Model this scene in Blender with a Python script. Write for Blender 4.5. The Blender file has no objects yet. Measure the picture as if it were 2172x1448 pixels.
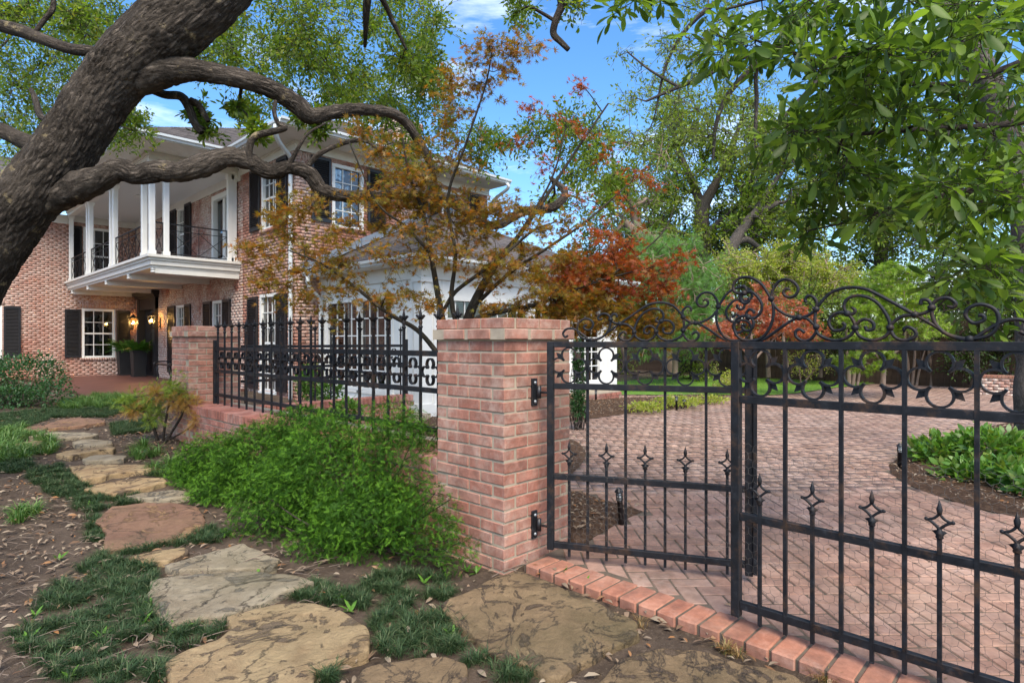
import bpy, math, random
import numpy as np
from mathutils import Vector, Matrix, noise as mnoise

random.seed(7)
RNG = np.random.default_rng(11)
R = math.radians
SC = bpy.context.scene
COL = SC.collection

# ---------------------------------------------------------------- camera, sky, sun, exposure
F, CX, CY, H = 1265.0, 1086.0, 724.0, 1.30          # focal length in photo pixels, eye height
YAW = R(43.87)                                      # view direction measured from +X (house axes)
cam_data = bpy.data.cameras.new('camera')
cam_data.sensor_fit = 'HORIZONTAL'
cam_data.sensor_width = 36.0
cam_data.lens = 36.0 * F / 2172.0
cam_data.clip_start = 0.05
cam_data.clip_end = 2000.0
cam = bpy.data.objects.new('camera', cam_data)
cam.location = (0, 0, H)
cam.rotation_euler = (R(90), 0, YAW - R(90))
COL.objects.link(cam)
SC.camera = cam

SUN_AZ = (-0.55, -0.80)                             # horizontal direction towards the sun
SUN_EL = R(52)
world = bpy.data.worlds.new('World')
SC.world = world
world.use_nodes = True
wn, wl = world.node_tree.nodes, world.node_tree.links
bg = wn['Background']
bg.inputs['Strength'].default_value = 0.145
sky = wn.new('ShaderNodeTexSky')
sky.sky_type = 'NISHITA'
sky.sun_disc = False
sky.sun_elevation = SUN_EL
sky.sun_rotation = math.atan2(SUN_AZ[0], SUN_AZ[1])
sky.air_density = 1.0
sky.dust_density = 1.2
sky.ozone_density = 3.0
# thin wisps of cloud: brighten and whiten the sky along stretched noise
tc = wn.new('ShaderNodeTexCoord')
mp = wn.new('ShaderNodeMapping'); mp.inputs['Scale'].default_value = (1.4, 1.4, 7.0)
nz = wn.new('ShaderNodeTexNoise'); nz.inputs['Scale'].default_value = 1.7
nz.inputs['Detail'].default_value = 7; nz.inputs['Roughness'].default_value = 0.62
rp = wn.new('ShaderNodeValToRGB')
rp.color_ramp.elements[0].position = 0.50; rp.color_ramp.elements[0].color = (0, 0, 0, 1)
rp.color_ramp.elements[1].position = 0.78; rp.color_ramp.elements[1].color = (0.75, 0.75, 0.75, 1)
mx = wn.new('ShaderNodeMix'); mx.data_type = 'RGBA'
wl.new(tc.outputs['Generated'], mp.inputs['Vector'])
wl.new(mp.outputs['Vector'], nz.inputs['Vector'])
wl.new(nz.outputs['Fac'], rp.inputs['Fac'])
wl.new(rp.outputs['Color'], mx.inputs['Factor'])
hs = wn.new('ShaderNodeHueSaturation')
hs.inputs['Saturation'].default_value = 1.25
wl.new(sky.outputs['Color'], hs.inputs['Color'])
wl.new(hs.outputs['Color'], mx.inputs['A'])
mx.inputs['B'].default_value = (7.5, 7.8, 8.2, 1)
wl.new(mx.outputs['Result'], bg.inputs['Color'])

sun_d = bpy.data.lights.new('sun', 'SUN')
sun_d.energy = 2.6
sun_d.angle = R(38)
sun_d.color = (1.0, 0.89, 0.74)
sun = bpy.data.objects.new('sun', sun_d)
_s = Vector((SUN_AZ[0], SUN_AZ[1], math.tan(SUN_EL) * math.hypot(*SUN_AZ)))
sun.rotation_euler = _s.to_track_quat('Z', 'Y').to_euler()
sun.location = (0, 0, 30)
COL.objects.link(sun)

SC.view_settings.view_transform = 'Standard'
SC.view_settings.look = 'None'
SC.view_settings.exposure = 1.12
SC.view_settings.gamma = 1.0
SC.view_settings.use_curve_mapping = False
SC.render.engine = 'CYCLES'
SC.cycles.max_bounces = 10
SC.cycles.diffuse_bounces = 6
SC.cycles.transparent_max_bounces = 12

# ---------------------------------------------------------------- where a line of sight meets a real plane
FW = np.array((math.cos(YAW), math.sin(YAW), 0.0))
RT = np.array((math.sin(YAW), -math.cos(YAW), 0.0))
UP = np.array((0.0, 0.0, 1.0))
EYE = np.array((0.0, 0.0, H))
def ray(px, py): return FW + RT * ((px - CX) / F) + UP * ((CY - py) / F)
def atT(px, py, t): return EYE + ray(px, py) * t
def atX(px, py, x): v = ray(px, py); return EYE + v * (x / v[0])
def atY(px, py, y): v = ray(px, py); return EYE + v * (y / v[1])
def atZ(px, py, z): v = ray(px, py); return EYE + v * ((z - H) / v[2])
def sst(a, b, v):
    v = np.clip((v - a) / (b - a), 0, 1); return v * v * (3 - 2 * v)
def gz(x, y):
    """height of the bare ground"""
    out = 0.15 * sst(4.5, 8.5, y) * (1 - sst(2.45, 3.4, x) * (1 - sst(9, 13, y)))
    return out + 0.02 * sst(2.4, 2.6, x)
def atG(px, py, lift=0.0):
    z = 0.0
    for _ in range(12):
        p = atZ(px, py, z + lift); z = float(gz(p[0], p[1]))
    return p

# ---------------------------------------------------------------- object helpers
def link(o, parent=None):
    COL.objects.link(o)
    if parent is not None: o.parent = parent
    return o
def tag(o, label=None, cat=None, group=None, kind=None):
    if label: o['label'] = label
    if cat: o['category'] = cat
    if group: o['group'] = group
    if kind: o['kind'] = kind
    return o
def empty(name, loc=(0, 0, 0), rz=0.0, label=None, cat=None, group=None, parent=None):
    o = bpy.data.objects.new(name, None)
    o.location = tuple(float(v) for v in loc); o.rotation_euler = (0, 0, rz); o.empty_display_size = 0.1
    link(o, parent); return tag(o, label, cat, group)
def inst(name, mesh, parent=None, loc=(0, 0, 0), rot=(0, 0, 0), scale=None):
    o = bpy.data.objects.new(name, mesh)
    o.location = tuple(float(v) for v in loc); o.rotation_euler = rot
    if scale is not None: o.scale = scale
    return link(o, parent)
def copy_tree(o, parent=None):
    c = o.copy(); COL.objects.link(c); c.parent = parent
    for ch in list(o.children): copy_tree(ch, c)
    return c
def wparent(o, parent):
    """parent an object whose mesh is in world coordinates to an Empty that stands elsewhere"""
    o.parent = parent
    o.matrix_parent_inverse = (Matrix.Translation(parent.location) @ parent.rotation_euler.to_matrix().to_4x4()).inverted()
    return o

class MB:
    """collects simple solids into one mesh"""
    def __init__(s): s.v = []; s.f = []
    def add(s, vs, fs):
        b = len(s.v); s.v += [tuple(float(q) for q in v) for v in vs]; s.f += [tuple(b + i for i in f) for f in fs]; return s
    def box(s, a, b):
        x0, y0, z0 = a; x1, y1, z1 = b
        return s.add([(x0,y0,z0),(x1,y0,z0),(x1,y1,z0),(x0,y1,z0),(x0,y0,z1),(x1,y0,z1),(x1,y1,z1),(x0,y1,z1)],
                     [(0,3,2,1),(4,5,6,7),(0,1,5,4),(1,2,6,5),(2,3,7,6),(3,0,4,7)])
    def cbox(s, a, b, c):
        """box with chamfered edges"""
        (x0,y0,z0),(x1,y1,z1) = a, b
        vs, idx = [], {}
        for i, x in enumerate((x0, x1)):
            for j, y in enumerate((y0, y1)):
                for k, z in enumerate((z0, z1)):
                    sx, sy, sz = (c if i == 0 else -c), (c if j == 0 else -c), (c if k == 0 else -c)
                    idx[i,j,k] = len(vs)
                    vs += [(x, y+sy, z+sz), (x+sx, y, z+sz), (x+sx, y+sy, z)]
        I = lambda i,j,k,a: idx[i,j,k] + a
        fs = []
        for i in (0,1): fs.append((I(i,0,0,0),I(i,1,0,0),I(i,1,1,0),I(i,0,1,0)) if i else (I(i,0,0,0),I(i,0,1,0),I(i,1,1,0),I(i,1,0,0)))
        for j in (0,1): fs.append((I(0,j,0,1),I(0,j,1,1),I(1,j,1,1),I(1,j,0,1)) if j else (I(0,j,0,1),I(1,j,0,1),I(1,j,1,1),I(0,j,1,1)))
        for k in (0,1): fs.append((I(0,0,k,2),I(1,0,k,2),I(1,1,k,2),I(0,1,k,2)) if k else (I(0,0,k,2),I(0,1,k,2),I(1,1,k,2),I(1,0,k,2)))
        for j in (0,1):
            for k in (0,1): fs.append((I(0,j,k,1),I(1,j,k,1),I(1,j,k,2),I(0,j,k,2)))
        for i in (0,1):
            for k in (0,1): fs.append((I(i,0,k,0),I(i,1,k,0),I(i,1,k,2),I(i,0,k,2)))
        for i in (0,1):
            for j in (0,1): fs.append((I(i,j,0,0),I(i,j,1,0),I(i,j,1,1),I(i,j,0,1)))
        for q in idx.values(): fs.append((q, q+1, q+2))
        return s.add(vs, fs)
    def bar(s, p, q, w, h=None, roll=None):
        """square bar from p to q"""
        h = h or w; p, q = Vector(p), Vector(q); d = (q - p).normalized()
        up = Vector((0,0,1)) if abs(d.z) < 0.95 else Vector((0,1,0))
        if roll is not None: up = Vector(roll)
        a = d.cross(up).normalized() * (w/2); b = a.cross(d).normalized() * (h/2)
        vs = [p-a-b, p+a-b, p+a+b, p-a+b, q-a-b, q+a-b, q+a+b, q-a+b]
        return s.add(vs, [(0,3,2,1),(4,5,6,7),(0,1,5,4),(1,2,6,5),(2,3,7,6),(3,0,4,7)])
    def tube(s, pts, r, n=6, cap=True):
        P = [Vector(tuple(float(c) for c in p)) for p in pts]
        rr = r if hasattr(r, '__len__') else [r]*len(P)
        b = len(s.v); up = None
        for i, p in enumerate(P):
            d = (P[min(i+1, len(P)-1)] - P[max(i-1, 0)]).normalized()
            if up is None: up = Vector((0,0,1)) if abs(d.z) < 0.9 else Vector((1,0,0))
            a = d.cross(up)
            if a.length < 1e-5: a = d.orthogonal()
            a.normalize(); c = a.cross(d).normalized(); up = c
            for k in range(n):
                t = 2*math.pi*k/n
                s.v.append(tuple(p + a*(math.cos(t)*rr[i]) + c*(math.sin(t)*rr[i])))
        for i in range(len(P)-1):
            for k in range(n):
                s.f.append((b+i*n+k, b+i*n+(k+1)%n, b+(i+1)*n+(k+1)%n, b+(i+1)*n+k))
        if cap:
            s.f.append(tuple(b+k for k in reversed(range(n)))); s.f.append(tuple(b+(len(P)-1)*n+k for k in range(n)))
        return s
    def lathe(s, prof, n=10, c=(0,0,0)):
        b = len(s.v)
        for r, z in prof:
            for k in range(n):
                t = 2*math.pi*k/n; s.v.append((c[0]+r*math.cos(t), c[1]+r*math.sin(t), c[2]+z))
        for i in range(len(prof)-1):
            for k in range(n): s.f.append((b+i*n+k, b+i*n+(k+1)%n, b+(i+1)*n+(k+1)%n, b+(i+1)*n+k))
        s.f.append(tuple(b+k for k in reversed(range(n)))); s.f.append(tuple(b+(len(prof)-1)*n+k for k in range(n)))
        return s
    def prism(s, poly, z0, z1):
        n = len(poly); b = len(s.v)
        s.v += [(float(x),float(y),z0) for x,y in poly] + [(float(x),float(y),z1) for x,y in poly]
        s.f.append(tuple(b+i for i in reversed(range(n)))); s.f.append(tuple(b+n+i for i in range(n)))
        for i in range(n): s.f.append((b+i, b+(i+1)%n, b+n+(i+1)%n, b+n+i))
        return s
    def mesh(s, name, mat=None, smooth=False):
        me = bpy.data.meshes.new(name); me.from_pydata(s.v, [], s.f)
        if mat: me.materials.append(mat)
        if smooth: me.polygons.foreach_set('use_smooth', [True]*len(me.polygons))
        me.update(); return me
    def build(s, name, mat=None, parent=None, smooth=False, loc=(0,0,0), rot=(0,0,0)):
        return inst(name, s.mesh(name, mat, smooth), parent, loc, rot)

def tri_mesh(name, V, Fc, mat, uv=None, smooth=False):
    """fast mesh from numpy arrays; Fc is (n,3) or (n,4)"""
    me = bpy.data.meshes.new(name); k = Fc.shape[1]
    me.vertices.add(len(V)); me.vertices.foreach_set('co', np.ascontiguousarray(V, dtype=np.float32).ravel())
    me.loops.add(Fc.size); me.loops.foreach_set('vertex_index', np.ascontiguousarray(Fc, dtype=np.int32).ravel())
    me.polygons.add(len(Fc)); me.polygons.foreach_set('loop_start', np.arange(0, Fc.size, k, dtype=np.int32))
    if uv is not None:
        l = me.uv_layers.new(name='uv'); l.data.foreach_set('uv', np.ascontiguousarray(uv[Fc.ravel()], dtype=np.float32).ravel())
    if smooth: me.polygons.foreach_set('use_smooth', np.ones(len(Fc), dtype=bool))
    if mat: me.materials.append(mat)
    me.update(calc_edges=True); return me

# ---------------------------------------------------------------- materials
MATS = {}
class NT:
    def __init__(s, name):
        s.m = bpy.data.materials.new(name); s.m.use_nodes = True; s.n = s.m.node_tree.nodes; s.l = s.m.node_tree.links
        s.b = s.n['Principled BSDF']; s.out = s.n['Material Output']; MATS[name] = s.m
    def node(s, t, **k):
        x = s.n.new('ShaderNode' + t)
        for a, v in k.items(): setattr(x, a, v)
        return x
    def set(s, x, i, v):
        if isinstance(v, bpy.types.NodeSocket): s.l.new(v, x.inputs[i])
        elif v is not None: x.inputs[i].default_value = v
        return x
    def coord(s, kind='Object', scale=(1,1,1), rot=(0,0,0)):
        t = s.node('TexCoord'); m = s.node('Mapping'); m.inputs['Scale'].default_value = scale; m.inputs['Rotation'].default_value = rot
        s.l.new(t.outputs[kind], m.inputs['Vector']); return m.outputs['Vector']
    def noise(s, vec, scale=5, detail=5, rough=.55, dist=0.0):
        x = s.node('TexNoise'); s.set(x,'Vector',vec); x.inputs['Scale'].default_value = scale
        x.inputs['Detail'].default_value = detail; x.inputs['Roughness'].default_value = rough; x.inputs['Distortion'].default_value = dist
        return x.outputs['Fac']
    def ramp(s, fac, stops, interp='LINEAR'):
        x = s.node('ValToRGB'); s.set(x,'Fac',fac); cr = x.color_ramp; cr.interpolation = interp
        while len(cr.elements) > 1: cr.elements.remove(cr.elements[-1])
        for i,(p,c) in enumerate(stops):
            e = cr.elements[0] if i == 0 else cr.elements.new(p)
            e.position = p; e.color = (*c, 1) if len(c) == 3 else c
        return x.outputs['Color']
    def mix(s, fac, a, b, mode='MIX'):
        x = s.node('Mix', data_type='RGBA', blend_type=mode)
        for k, v in (('Factor',fac),('A',a),('B',b)):
            if isinstance(v, bpy.types.NodeSocket): s.l.new(v, x.inputs[k])
            else: x.inputs[k].default_value = v if k == 'Factor' else (*v, 1)
        return x.outputs['Result']
    def math(s, op, a, b=None):
        x = s.node('Math', operation=op); s.set(x,0,a)
        if b is not None: s.set(x,1,b)
        return x.outputs[0]
    def island(s): return s.node('NewGeometry').outputs['Random Per Island']
    def objrand(s): return s.node('ObjectInfo').outputs['Random']
    def bump(s, h, strength=.4, dist=.01):
        x = s.node('Bump'); s.set(x,'Height',h); x.inputs['Strength'].default_value = strength; x.inputs['Distance'].default_value = dist
        s.l.new(x.outputs['Normal'], s.b.inputs['Normal']); return x
    def fin(s, col=None, rough=.6, metal=0.0, spec=.4):
        if col is not None: s.set(s.b,'Base Color', col if isinstance(col, bpy.types.NodeSocket) else (*col,1))
        s.set(s.b,'Roughness',rough); s.b.inputs['Metallic'].default_value = metal; s.b.inputs['Specular IOR Level'].default_value = spec
        return s.m

def plain(name, col, rough=.6, metal=0.0, spec=.4, var=.12, scale=6.0, bump=0.0):
    t = NT(name); v = t.coord('Object'); n = t.noise(v, scale, 6, .6)
    lo = tuple(c*(1-var) for c in col); hi = tuple(min(1,c*(1+var)) for c in col)
    c = t.ramp(n, [(.3,lo),(.7,hi)])
    if bump: t.bump(t.noise(v, scale*9, 4), bump, .004)
    return t.fin(c, rough, metal, spec)

def brick_mat(name, shades, white=0.0, wash_scale=1.2, scale=1.0, mott=.35, per='island', wash=(.62,.55,.50), lo=.47, hi=.62, dirt=0.0):
    t = NT(name); g = t.node('NewGeometry'); pos = g.outputs['Position']
    rnd = g.outputs['Random Per Island'] if per == 'island' else t.objrand()
    n = len(shades)
    c = t.ramp(rnd, [(i/(n-1), s_) for i, s_ in enumerate(shades)])
    n1 = t.noise(pos, 26*scale, 6, .68); c = t.mix(t.ramp(n1, [(.42,(0,0,0)),(.75,(mott,)*3)]), c, tuple(min(1,x*1.5+.05) for x in shades[0]))
    n2 = t.noise(pos, 7*scale, 5, .6); c = t.mix(t.ramp(n2, [(.35,(.5,)*3),(.6,(0,0,0))]), c, (.10,.05,.04))
    if white:
        n3 = t.noise(pos, wash_scale, 6, .66, .6); w = t.ramp(n3, [(lo,(0,0,0)),(hi,(white,)*3)])
        n4 = t.noise(pos, 19, 5, .7); w2 = t.mix(1.0, w, t.ramp(n4, [(.38,(.15,)*3),(.62,(1,1,1))]), 'MULTIPLY')
        c = t.mix(w2, c, wash)
    if dirt:
        n5 = t.noise(pos, 1.7, 7, .7, .8); c = t.mix(t.ramp(n5, [(.42,(0,0,0)),(.72,(dirt,)*3)]), c, (.15,.11,.08))
        n6 = t.noise(pos, 11, 6, .72); c = t.mix(t.ramp(n6, [(.50,(0,0,0)),(.78,(dirt,)*3)]), c, (.12,.085,.065))
    t.bump(t.noise(pos, 120*scale, 5, .7), .5, .004)
    return t.fin(c, .88, 0, .25)

def leaf_mat(name, shades, trans=.35, rough=.45, spec=.4, tcol=None):
    t = NT(name); r = t.island(); n = len(shades)
    c = t.ramp(r, [(i/(n-1), s_) for i, s_ in enumerate(shades)])
    t.fin(c, rough, 0, spec)
    tr = t.node('BsdfTranslucent'); m = t.node('MixShader'); m.inputs[0].default_value = trans
    tc_ = t.mix(1.0, c, tcol or (1.5,1.55,.7), 'MULTIPLY')
    t.l.new(tc_, tr.inputs['Color'])
    t.l.new(t.b.outputs[0], m.inputs[1]); t.l.new(tr.outputs[0], m.inputs[2]); t.l.new(m.outputs[0], t.out.inputs[0])
    return t.m

def bark_mat(name, dark, light, sx=30., sy=9., lichen=None, bump=.9):
    t = NT(name); uv = t.coord('UV', (sx, sy, 1)); pos = t.coord('Object')
    w = t.math('MULTIPLY', t.noise(uv, .5, 5, .7), 1.6); wv = t.node('VectorMath', operation='MULTIPLY_ADD')
    t.l.new(uv, wv.inputs[0]); wv.inputs[1].default_value = (1,1,1)
    cmb = t.node('CombineXYZ'); t.l.new(w, cmb.inputs[0]); t.l.new(w, cmb.inputs[1]); t.l.new(cmb.outputs[0], wv.inputs[2])
    vo = t.node('TexVoronoi', feature='DISTANCE_TO_EDGE'); t.l.new(wv.outputs[0], vo.inputs['Vector']); vo.inputs['Scale'].default_value = 1.0
    e = t.ramp(vo.outputs['Distance'], [(.03,(0,0,0)),(.34,(1,1,1))])
    vo2 = t.node('TexVoronoi', feature='DISTANCE_TO_EDGE'); t.l.new(wv.outputs[0], vo2.inputs['Vector']); vo2.inputs['Scale'].default_value = .43
    e2 = t.ramp(vo2.outputs['Distance'], [(.01,(0,0,0)),(.16,(1,1,1))]); e = t.mix(.75, e, t.mix(1.0, e, e2, 'MULTIPLY'))
    n = t.noise(pos, 55, 6, .7)
    h = t.mix(.45, e, t.ramp(n, [(.3,(0,0,0)),(.7,(1,1,1))]))
    big = t.noise(pos, 3.0, 4, .6)
    c = t.mix(t.math('POWER', h, 2.0), dark, light)
    c = t.mix(t.ramp(big,[(.4,(0,0,0)),(.7,(.55,)*3)]), c, tuple(x*.55 for x in light))
    if lichen:
        l_ = t.noise(pos, 6.0, 6, .72); c = t.mix(t.ramp(l_, [(.60,(0,0,0)),(.68,(.6,)*3)]), c, lichen)
    t.bump(h, bump, .02)
    return t.fin(c, .92, 0, .15)
# ---------------------------------------------------------------- foliage helpers
def norm(a): return a / np.maximum(np.linalg.norm(a, axis=-1, keepdims=True), 1e-9)
def T_leaf(w=.22, fold=.06):
    return np.array([(0,0,0),(.35,w,fold),(.7,w*.8,fold*.6),(1,0,-.04),(.7,-w*.8,fold*.6),(.35,-w,fold)]), np.array([(0,1,5),(1,2,5),(2,4,5),(2,3,4)])
def T_diamond(w=.24):
    return np.array([(0,0,0),(.5,w,.05),(1,0,0),(.5,-w,.05)]), np.array([(0,1,2),(0,2,3)])
def T_big():
    xs = (0,.14,.36,.62,.84,1.0); ws = (.012,.05,.125,.165,.12,0); v = []; f = []
    for x, w in zip(xs, ws):
        zc = -.16*x*x; v += [(x, w, zc+.30*w), (x, 0, zc), (x, -w, zc+.30*w)]
    for i in range(5):
        a = i*3; b = a+3
        f += [(a,b,b+1),(a,b+1,a+1),(a+1,b+1,b+2),(a+1,b+2,a+2)]
    return np.array(v), np.array(f)
def T_maple():
    ang = (-125,-78,-38,0,38,78,125); ln = (.42,.72,.93,1.0,.93,.72,.42); v = [(0,0,0)]; f = []
    for i, (a, l) in enumerate(zip(ang, ln)):
        if i: m = R((a+ang[i-1])/2); v.append((.24*math.cos(m), .24*math.sin(m), .0))
        a = R(a); v.append((l*math.cos(a), l*math.sin(a), -.10*l))
    n = len(v)-1
    for i in range(1, n): f.append((0, i, i+1))
    return np.array(v), np.array(f)
def T_spray(nn=8, nl=.30, curl=.25):
    """flat needle spray"""
    v, f = [], []
    def tri(a, b, c): k = len(v); v.extend((a,b,c)); f.append((k,k+1,k+2))
    tri((0,.012,0),(0,-.012,0),(1,0,-curl*.5))
    for i in range(nn):
        x = .12+.85*i/nn; l = nl*(1-.45*i/nn); z = -curl*.5*x*x
        for s in (-1,1): tri((x-.035,0,z),(x+.035,0,z),(x+l*.72, s*l*.7, z-.03*(i%3)))
    return np.array(v), np.array(f)
def T_tuft_blade():
    return np.array([(0,.022,0),(0,-.022,0),(.34,.020,.34),(.34,-.020,.34),(.88,0,.20)]), np.array([(0,1,3),(0,3,2),(2,3,4)])
def T_frond():
    v, f = [], []
    def tri(a,b,c): k=len(v); v.extend((a,b,c)); f.append((k,k+1,k+2))
    for i in range(9):
        x = .08+.1*i; z = .35*x-.55*x*x; l = .22*math.sin(math.pi*min(1,(i+1.6)/10.5))
        for s in (-1,1): tri((x-.04,0,z),(x+.05,0,z),(x+.05,s*l,z-.05))
    tri((0,.01,0),(0,-.01,0),(.95,0,.35*.95-.55*.9))
    return np.array(v), np.array(f)
TM = dict(leaf=T_leaf(), oak=T_leaf(.20,.05), round=T_leaf(.30,.08), dia=T_diamond(), big=T_big(), maple=T_maple(), spray=T_spray(),
          spray2=T_spray(6,.45,.5), blade=T_tuft_blade(), frond=T_frond(), thin=T_leaf(.13,.05), dry=T_leaf(.16,.13), needle=T_spray(7,.42,.15))

def leaf_arrays(tm, pos, xd, up, sc):
    V, Fc = TM[tm]; N = len(pos)
    x = norm(xd); y = norm(np.cross(up, x)); z = np.cross(x, y)
    W = pos[:,None,:] + sc[:,None,None]*(V[None,:,0,None]*x[:,None,:] + V[None,:,1,None]*y[:,None,:] + V[None,:,2,None]*z[:,None,:])
    FF = Fc[None,:,:] + (np.arange(N)*len(V))[:,None,None]
    return W.reshape(-1,3), FF.reshape(-1,3)
def leaf_mesh(name, tm, pos, xd, up, sc, mat):
    V, Fc = leaf_arrays(tm, pos, xd, up, sc); return tri_mesh(name, V, Fc, mat)

def smooth_path(P, k=6):
    """Catmull-Rom through the given points (rows may carry a radius too)"""
    P = np.asarray(P, float)
    if len(P) < 3: return np.array([P[0]+(P[-1]-P[0])*t for t in np.linspace(0,1,k+1)])
    Q = np.vstack([2*P[0]-P[1], P, 2*P[-1]-P[-2]]); out = []
    for i in range(1, len(Q)-2):
        p0,p1,p2,p3 = Q[i-1],Q[i],Q[i+1],Q[i+2]
        for t in np.linspace(0,1,k,endpoint=False):
            out.append(.5*((2*p1)+(-p0+p2)*t+(2*p0-5*p1+4*p2-p3)*t*t+(-p0+3*p1-3*p2+p3)*t**3))
    out.append(Q[-2]); return np.array(out)

class Wood:
    """tubes with bark coordinates, joined into one mesh"""
    def __init__(s): s.V=[]; s.F=[]; s.U=[]; s.n=0; s.pts=[]; s.rad=[]
    def limb(s, P, m=8, rough=0.0, keep=True, crack=0.0):
        P = np.asarray(P, float); X = P[:,:3]; r = P[:,3]; n = len(P)
        d = norm(np.gradient(X, axis=0)); up = np.array((0,0,1.)) if abs(d[0,2]) < .9 else np.array((1.,0,0))
        A = np.zeros((n,3)); C = np.zeros((n,3))
        for i in range(n):
            a = np.cross(d[i], up); a /= max(np.linalg.norm(a),1e-9); c = np.cross(a, d[i]); A[i]=a; C[i]=c; up=c
        th = np.linspace(0, 2*math.pi, m+1); L = np.concatenate([[0],np.cumsum(np.linalg.norm(np.diff(X,axis=0),axis=1))])
        rr = np.repeat(r[:,None], m+1, 1)
        ring = np.cos(th)[None,:,None]*A[:,None,:] + np.sin(th)[None,:,None]*C[:,None,:]
        if rough:
            for i in range(n):
                for k in range(m):
                    q = X[i] + ring[i,k]*r[i]
                    v = Vector((q[0],q[1],q[2]))
                    rr[i,k] *= 1 + rough*(1.1*mnoise.noise(v*3.2) + .55*mnoise.noise(v*8.0) + .28*mnoise.noise(v*19.0))
                if crack:
                    for k in range(m):
                        q = Vector((math.cos(th[k])*r[i]*30, math.sin(th[k])*r[i]*30, L[i]*8.5))
                        q += mnoise.noise_vector(q*.35)*1.1
                        d_ = mnoise.voronoi(q)[0]; e_ = min(1.0,(d_[1]-d_[0])*2.6)
                        rr[i,k] += crack*(e_-.55)*(.6+.8*abs(mnoise.noise(q*.21)))
                rr[i,m] = rr[i,0]
        W = X[:,None,:] + ring*rr[:,:,None]
        U = np.stack(np.broadcast_arrays((th*r.mean())[None,:], L[:,None]), -1)
        i0 = np.arange(n-1)[:,None]*(m+1) + np.arange(m)[None,:]
        Fc = np.stack([i0, i0+1, i0+m+2, i0+m+1], -1).reshape(-1,4) + s.n
        s.V.append(W.reshape(-1,3)); s.F.append(Fc); s.U.append(U.reshape(-1,2)); s.n += n*(m+1)
        if keep: s.pts.append(X); s.rad.append(r)
        return s
    def mesh(s, name, mat): return tri_mesh(name, np.vstack(s.V), np.vstack(s.F), mat, np.vstack(s.U), smooth=True)

def grow(wood, blobs, tw=.006, leaves=200, tm='oak', size=.05, twigs=9, droop=.15, flat=0.0, connect=True, upmix=.6, base_r=.03, var=.3, thin_m=5):
    """branches from the limbs to every clump, twigs inside it, and leaf positions along the twigs"""
    cs = np.array([b[0] for b in blobs]); rs = np.array([b[1] for b in blobs]); n = len(cs)
    if connect:
        have = np.vstack(wood.pts) if wood.pts else cs[:1]; hr = np.concatenate(wood.rad) if wood.rad else np.array([base_r])
        todo = list(range(n))
        best = [(float('inf'), None)]*n; dm = np.array([np.min(np.linalg.norm(have-c,axis=1)) for c in cs]); src = [have[np.argmin(np.linalg.norm(have-c,axis=1))] for c in cs]
        sr = [float(hr[np.argmin(np.linalg.norm(have-c,axis=1))]) for c in cs]
        while todo:
            i = min(todo, key=lambda q: dm[q]); todo.remove(i)
            a, b = src[i], cs[i]; L = np.linalg.norm(b-a)
            if L > .02:
                r0 = min(base_r, sr[i]*.75); r1 = max(tw, r0*.5)
                k = max(4, int(L/.35)+2); t = np.linspace(0,1,k)[:,None]
                P = a + (b-a)*t; w = np.sin(np.pi*t)
                P = P + w*RNG.normal(0, .10*L, (1,3)) + w*RNG.normal(0, .035*L, P.shape)
                P[:,2] += (w*(.06*L))[:,0]
                wood.limb(np.hstack([smooth_path(P,3), np.linspace(r0,r1,(k-1)*3+1)[:,None]]), thin_m, keep=False)
                seg = P; srr = r1
            else: seg = b[None]; srr = tw
            for q in todo:
                dd = np.linalg.norm(seg-cs[q],axis=1); j = np.argmin(dd)
                if dd[j] < dm[q]: dm[q] = dd[j]; src[q] = seg[j]; sr[q] = srr
    PP, XX, UU = [], [], []
    for c, r in zip(cs, rs):
        nl = max(4, int(leaves/twigs))
        for _ in range(twigs):
            d = RNG.normal(0,1,3); d[2] *= (1-flat); d /= max(np.linalg.norm(d),1e-6)
            L = r*RNG.uniform(.6,1.15); s0 = c + RNG.normal(0,.12*r,3)*np.array((1,1,1-flat))
            t = np.linspace(0,1,5)[:,None]; P = s0 + d*L*t + RNG.normal(0,.05*L,(5,3))*t; P[:,2] -= droop*L*(t[:,0]**2)
            wood.limb(np.hstack([P, np.linspace(tw,tw*.4,5)[:,None]]), 4, keep=False)
            u = RNG.uniform(.12,1.05,nl); q = np.stack([np.interp(u, t[:,0], P[:,k]) for k in range(3)],1)
            off = RNG.normal(0,1,(nl,3)); xd = norm(off + d*.9 + np.array((0,0,-droop)))
            PP.append(q + off*size*.25 + RNG.normal(0,.07*r,(nl,3))*np.array((1,1,1-.7*flat))); XX.append(xd); UU.append(norm(RNG.normal(0,1,(nl,3))*(1-upmix) + np.array((0,0,1.))*upmix))
    pos = np.vstack(PP); return pos, np.vstack(XX), np.vstack(UU), size*RNG.uniform(1-var,1+var,len(pos))

def make_tree(name, label, cat, base, wood, leaf_sets, bark, group=None, foliage='crown'):
    root = empty(name, base, 0, label, cat, group)
    o = inst('trunk' if cat == 'tree' else 'stem', wood.mesh('trunk', bark)); wparent(o, root)
    for k, (tm, pos, xd, up, sc, mat) in enumerate(leaf_sets):
        o = inst(foliage, leaf_mesh(foliage, tm, pos, xd, up, sc, mat)); wparent(o, root)
    return root

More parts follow.
